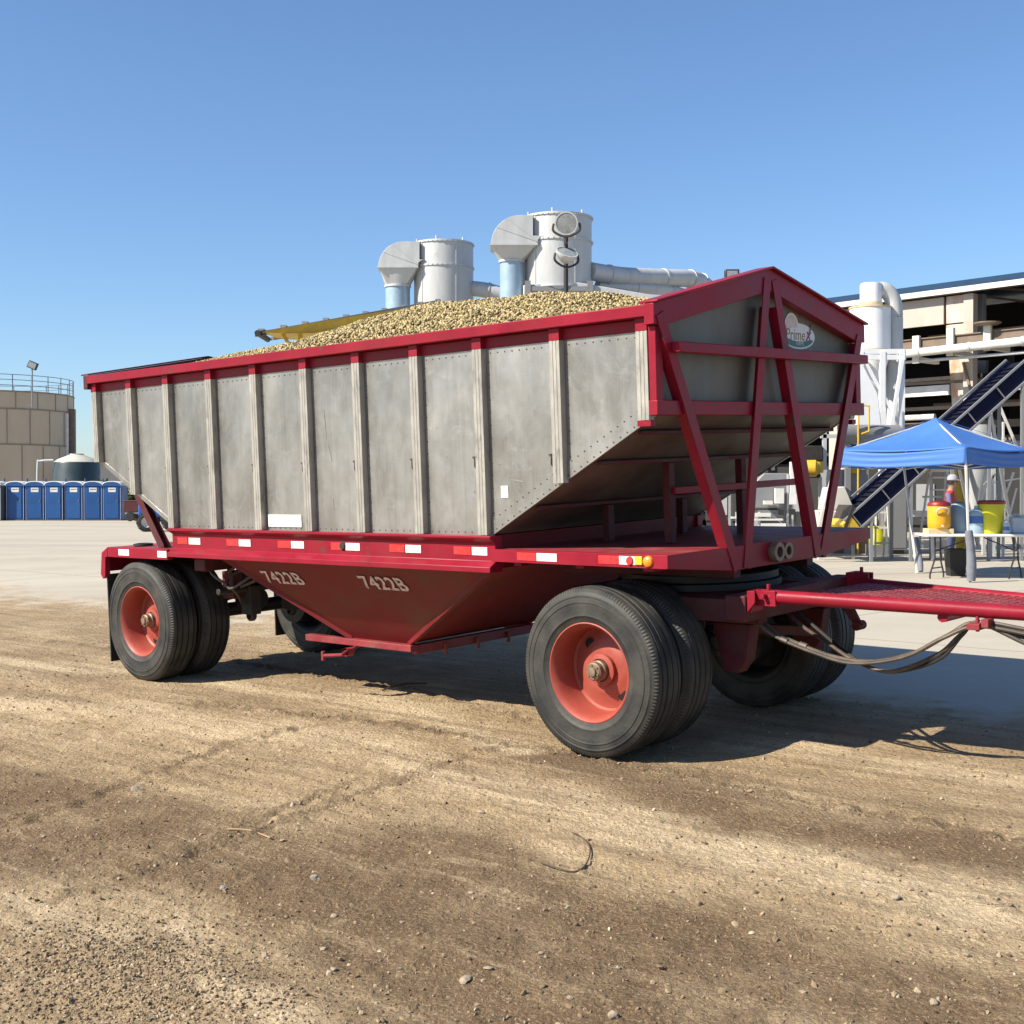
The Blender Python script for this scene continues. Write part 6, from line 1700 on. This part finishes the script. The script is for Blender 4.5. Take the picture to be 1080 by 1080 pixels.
for i in range(4):
    a, b = cor[seq[i]] * .97, cor[seq[(i + 1) % 4]] * .97
    m_ = (a + b) / 2
    mb.beam(a + Vector((0, 0, 1.98)), m_ + Vector((0, 0, 1.83)), .02, .02); mb.beam(b + Vector((0, 0, 1.98)), m_ + Vector((0, 0, 1.83)), .02, .02)
    mb.beam(a + Vector((0, 0, 1.83)), m_ + Vector((0, 0, 1.99)), .02, .02); mb.beam(b + Vector((0, 0, 1.83)), m_ + Vector((0, 0, 1.99)), .02, .02)
mb.build("scissor_frame", M['white'], cp)
mb = MB()
for k in seq: mb.beam(cor[k] * .98 + Vector((0, 0, ze - .03)), peak - Vector((0, 0, .04)), .02, .02)
mb.build("roof_pole", M['white'], cp)
mb = MB()
for k in seq:
    a = cor[k] + Vector((0, 0, ze + .004)); mb.beam(a, peak + Vector((0, 0, .004)), .010, .005)
mb.build("hem_seam", M['tent_blue'], cp)
# weight sleeves tied to two poles
def sleeve(foot, top_, h0, h1, r, label, bend):
    f_ = Vector(foot); t_ = Vector(top_); d_ = (t_ - f_) / (t_ - f_).z
    pts = []
    for k in range(7):
        z_ = h0 + (h1 - h0) * k / 6; p = f_ + d_ * z_; pts.append(p + Vector((bend * math.sin(k / 6 * 3.1 + .4), -.035, 0)))
    ob = MB().tube(pts, [r * .9, r * 1.1, r * 1.08, r * 1.0, r * .92, r * .95, r * .8], 14).build("weight_sleeve", M['sleeve'])
    tag(ob, label, "weight bag"); return ob
sl1 = sleeve(feet['n'], cor['n'] + cc + Vector((0, 0, ze)), .01, .80, .072, "grey fabric weight sleeve strapped round the near canopy pole", .02)
sl2 = sleeve(feet['b'] + Vector((.07, .02, 0)), cor['b'] + cc + Vector((.05, .02, ze)), .04, .62, .045, "thin grey weight sleeve hanging beside the far canopy pole", .01)
# folding table
tb_o = Vector((at(978, 519, 20.9).x, 20.9, 0))
TL, TD, THh = 1.83, .74, .735
ft = thing("folding_table", "white folding table with dark bent tube legs under the blue canopy", "table", tuple(tb_o), R_(-3))
MB().span((0, 0, THh - .045), (TL, TD, THh)).build("table_top", M['table_top'], ft, bevel=.012)
def bent_leg(x_, sx):
    mb = MB()
    for y_ in (.10, TD - .10):
        mb.tube(smooth_path([(x_, y_, THh - .05), (x_, y_, .34), (x_ - sx * .015, y_, .26), (x_ - sx * .10, y_, .06), (x_ - sx * .10, y_, .0)], 4), .014, 8)
    return mb
mb = MB()
for x_, sx in ((.16, 1), (TL - .40, 1)):
    y_ = .12
    L = MB().tube(smooth_path([(x_, y_, THh - .05), (x_, y_, .36), (x_ - .02, y_, .26), (x_ - .075, y_, .08), (x_ - .075, y_, 0)], 4), .0145, 8)
    L.tube(smooth_path([(x_ + .20, y_ + .4, THh - .05), (x_ + .20, y_ + .4, .36), (x_ + .21, y_ + .4, .26), (x_ + .25, y_ + .4, .08), (x_ + .25, y_ + .4, 0)], 4), .0145, 8)
    L.tube([(x_ - .05, y_, .17), (x_ + .225, y_ + .4, .17)], .011, 6); L.beam((x_, y_, .46), (x_ + .20, y_ + .4, .46), .03, .03)
    L.build("leg", M['leg_dark'], ft)
MB().tube([(.36, .5, .47), (.85, .4, .66)], .011, 6).build("brace", M['leg_dark'], ft)
MB().tube([(1.03, .4, .67), (1.43, .15, .47)], .011, 6).build("brace", M['leg_dark'], ft)
def on_table(u, dy=.25): p = at(u, 519, 20.9 + dy); return Vector((p.x, 20.9 + dy, THh + .0005))
wb_ = tag(MB().span((-.21, -.14, 0), (.21, .16, .085)).build("wooden_block", M['wood_pale'], loc=on_table(990), bevel=.008), "pale wooden block on the table under the orange cooler", "block")
ckp = on_table(990.5); ckp.z += .0865
ck = thing("drink_cooler", "orange yellow drink cooler with dark red lid on the wooden block", "cooler", tuple(ckp))
MB().lathe([(0, 0), (.165, 0), (.178, .02), (.182, .10), (.182, .36), (.176, .385), (0, .39)], n=36).build("body", M['cooler_yellow'], ck)
MB().lathe([(.186, .37), (.186, .40), (.165, .43), (.06, .455), (0, .458)], n=36).build("lid", M['lid_red'], ck)
MB().tube(smooth_path([(-.085, -.175, .24), (-.10, -.215, .30), (-.05, -.225, .335), (.05, -.225, .335), (.09, -.21, .30), (.08, -.175, .24)], 4), .014, 8).build("handle", M['cream'], ck)
MB().tube([(0, -.17, .045), (0, -.215, .04)], .018, 8).build("tap", M['white'], ck)
bb = tag(MB().lathe([(0, 0), (.16, 0), (.165, .02), (.165, .30), (.15, .42), (.11, .50), (.04, .53), (0, .535)], n=32).build("round_canister", M['bin_grey'], loc=on_table(1010.5, .45)), "tall blue grey rounded canister behind the near canopy pole on the table", "canister")
wbp = on_table(1030, .30)
wj = thing("water_bottle", "big pale blue water bottle with blue label on the table", "bottle", tuple(wbp))
MB().lathe([(0, 0), (.125, 0), (.135, .02), (.135, .11), (.128, .13), (.135, .15), (.135, .33), (.11, .38), (.04, .41), (.035, .46), (0, .46)], n=32).build("bottle", M['bottle'], wj)
MB().lathe([(.1365, .17), (.1365, .29)], n=32, a0=2.2, a1=4.6).build("label_band", M['label_blue'], wj)
lbp = on_table(1045.5, .28)
lb = thing("bucket", "tall yellow green bucket with a dark red lid on the table", "bucket", tuple(lbp))
MB().lathe([(0, 0), (.165, 0), (.172, .01), (.215, .50), (.0, .50)], n=36).build("tub", M['lime'], lb)
MB().lathe([(.226, .485), (.228, .53), (.19, .55), (0, .552)], n=36).build("lid", M['lid_red'], lb)
MB().tube(smooth_path([(.215, -.02, .46), (.25, -.12, .36), (.24, -.16, .28)], 4), .006, 6).build("handle", M['white'], lb)
sp_p = on_table(1062, .10)
sb = thing("spray_bottle", "slim clear spray bottle with white trigger at the right end of the table", "spray bottle", tuple(sp_p))
MB().lathe([(0, 0), (.058, 0), (.06, .01), (.058, .14), (.025, .22), (.02, .25), (0, .25)], n=20).build("bottle", M['clear'], sb)
MB().lathe([(.0595, .06), (.0595, .12)], n=20, a0=2.4, a1=4.4).build("label_band", M['label_blue'], sb)
MB().span((-.018, -.03, .25), (.018, .02, .30)).span((-.012, -.09, .285), (.012, -.03, .315)).span((-.008, -.06, .22), (.008, -.045, .285)).build("trigger", M['white'], sb, bevel=.004)
jg = thing("water_jug", "cloudy square water jug at the right end of the table", "jug", tuple(on_table(1074, .34)))
MB().span((-.16, -.13, 0), (.16, .13, .27)).build("jug", M['clear'], jg, bevel=.03); MB().lathe([(0, .27), (.03, .27), (.03, .31), (0, .31)], (.09, 0, 0), n=16).build("cap", M['white'], jg)
MB().tube(smooth_path([(-.10, 0, .27), (-.09, 0, .31), (.02, 0, .31), (.04, 0, .27)], 4), .012, 6).build("handle", M['clear'], jg)
bn_ = at(1011, 607, 21.6)
bin_ = thing("waste_bin", "black plastic waste bin under the folding table", "bin", (bn_.x, 21.75, 0))
mb = MB(); mb.add([(-.12, -.12, 0), (.12, -.12, 0), (.12, .12, 0), (-.12, .12, 0), (-.155, -.155, .44), (.155, -.155, .44), (.155, .155, .44), (-.155, .155, .44), (-.14, -.14, .44), (.14, -.14, .44), (.14, .14, .44), (-.14, .14, .44), (-.11, -.11, .02), (.11, -.11, .02), (.11, .11, .02), (-.11, .11, .02)],
     [(0, 1, 2, 3)] + [(i, (i + 1) % 4, 4 + (i + 1) % 4, 4 + i) for i in range(4)] + [(4 + i, 4 + (i + 1) % 4, 8 + (i + 1) % 4, 8 + i) for i in range(4)] + [(8 + i, 8 + (i + 1) % 4, 12 + (i + 1) % 4, 12 + i) for i in range(4)] + [(12, 13, 14, 15)])
mb.build("bin", M['black'], bin_, angle=20)
MB().tube([(-.16, -.16, .45), (.16, -.16, .45), (.16, .16, .45), (-.16, .16, .45), (-.16, -.16, .45)], .012, 6).build("rim", M['black'], bin_)

# worker behind the table
def person(loc, rot):
    bmv = bmesh.new()
    J = {'pel': ((0, 0, .93), .135), 'wai': ((0, .01, 1.05), .125), 'che': ((0, .015, 1.27), .155), 'nk0': ((0, .02, 1.43), .075), 'nk1': ((0, -.01, 1.50), .055), 'hd0': ((0, -.03, 1.56), .085), 'hd1': ((0, -.035, 1.66), .09), 'hd2': ((0, -.03, 1.72), .06),
         'hl': ((-.09, 0, .88), .105), 'kl': ((-.10, -.02, .48), .065), 'al': ((-.10, .02, .09), .045), 'tl': ((-.11, -.14, .045), .038),
         'hr': ((.09, 0, .88), .105), 'kr': ((.10, -.02, .48), .065), 'ar': ((.10, .02, .09), .045), 'tr': ((.11, -.14, .045), .038),
         'sl': ((-.19, .02, 1.38), .065), 'el': ((-.25, -.04, 1.12), .045), 'wl': ((-.17, -.26, 1.02), .032), 'pl': ((-.13, -.33, 1.02), .036),
         'sr': ((.19, .02, 1.38), .065), 'er': ((.25, -.04, 1.12), .045), 'wr': ((.17, -.26, 1.02), .032), 'pr': ((.13, -.33, 1.02), .036)}
    E = [('pel', 'wai'), ('wai', 'che'), ('che', 'nk0'), ('nk0', 'nk1'), ('nk1', 'hd0'), ('hd0', 'hd1'), ('hd1', 'hd2'), ('pel', 'hl'), ('hl', 'kl'), ('kl', 'al'), ('al', 'tl'), ('pel', 'hr'), ('hr', 'kr'), ('kr', 'ar'), ('ar', 'tr'),
         ('che', 'sl'), ('sl', 'el'), ('el', 'wl'), ('wl', 'pl'), ('che', 'sr'), ('sr', 'er'), ('er', 'wr'), ('wr', 'pr')]
    rad = {k: v[1] for k, v in J.items()}; posn = {k: Vector(v[0]) for k, v in J.items()}
    for s_ in ('l', 'r'):
        q = posn['p' + s_]; sx = -1 if s_ == 'l' else 1
        for i in range(4):
            a = 'f%s%d' % (s_, i); posn[a] = q + Vector((sx * (-.027 + .018 * i), -.055, -.008)); rad[a] = .0095
            b = a + 'b'; posn[b] = posn[a] + Vector((0, -.022 - .004 * (i in (1, 2)), -.022)); rad[b] = .008
            E += [('p' + s_, a), (a, b)]
        a = 't%s' % s_ + 'h'; posn[a] = q + Vector((-sx * .042, -.02, -.005)); rad[a] = .010; E.append(('p' + s_, a))
    keys = list(posn)
    me_ = bpy.data.meshes.new("person_skin"); me_.from_pydata([posn[k] for k in keys], [(keys.index(a), keys.index(b)) for a, b in E], [])
    ob = bpy.data.objects.new("person_tmp", me_); COL.objects.link(ob)
    sk = ob.modifiers.new("skin", 'SKIN'); sk.use_smooth_shade = True
    for k, sv in zip(keys, me_.skin_vertices[0].data): sv.radius = (rad[k], rad[k] * (.78 if k in ('che', 'wai', 'pel') else 1)); sv.use_root = (k == 'pel')
    ob.modifiers.new("sub", 'SUBSURF').levels = 2; ob.modifiers["sub"].render_levels = 2
    dg = bpy.context.evaluated_depsgraph_get(); dg.update()
    mesh = bpy.data.meshes.new_from_object(ob.evaluated_get(dg)); bpy.data.objects.remove(ob)
    for m_ in (M['jeans'], M['shirt_red'], M['sleeve_violet'], M['skin'], M['black']): mesh.materials.append(m_)
    for f in mesh.polygons:
        c = f.center; mi = 0
        if c.z > .97: mi = 1
        if c.z > .95 and (abs(c.x) > .20 or c.y < -.17): mi = 2
        if c.z > 1.455 or (c.y < -.275 and c.z > .9): mi = 3
        if c.z < .10: mi = 4
        f.material_index = mi; f.use_smooth = True
    t = bpy.data.objects.new("person", mesh); COL.objects.link(t); t.location = loc; t.rotation_euler = (0, 0, rot)
    MB().lathe([(.10, 1.655), (.108, 1.67), (.10, 1.73), (.06, 1.775), (0, 1.785)], (0, -.03, 0), n=24).prism([(-.08, -.12, 1.665), (-.06, -.21, 1.655), (.06, -.21, 1.655), (.08, -.12, 1.665)], (0, 0, .008)).build("cap", M['hat_grey'], t)
    MB().lathe([(.096, 1.58), (.10, 1.60), (.102, 1.66)], (0, -.02, 0), n=24, a0=.3, a1=2.9).build("hair", M['hair'], t)
    mb = MB()
    for sx in (-1, 1): mb.lathe([(0, -.012), (.012, 0), (0, .012)], (sx * .033, -.118, 1.63), (0, 1, 0), 10)
    mb.build("eyes", M['hair'], t)
    MB().prism([(-.012, -.115, 1.59), (.012, -.115, 1.59), (.006, -.118, 1.625), (-.006, -.118, 1.625)], (0, -.022, 0)).build("nose", M['skin'], t)
    return t
pp = at(1003, 519, 26.0)
tag(person((pp.x, 26.0, 0), R_(60)), "person in red shirt with violet sleeves and grey cap behind the table", "person")
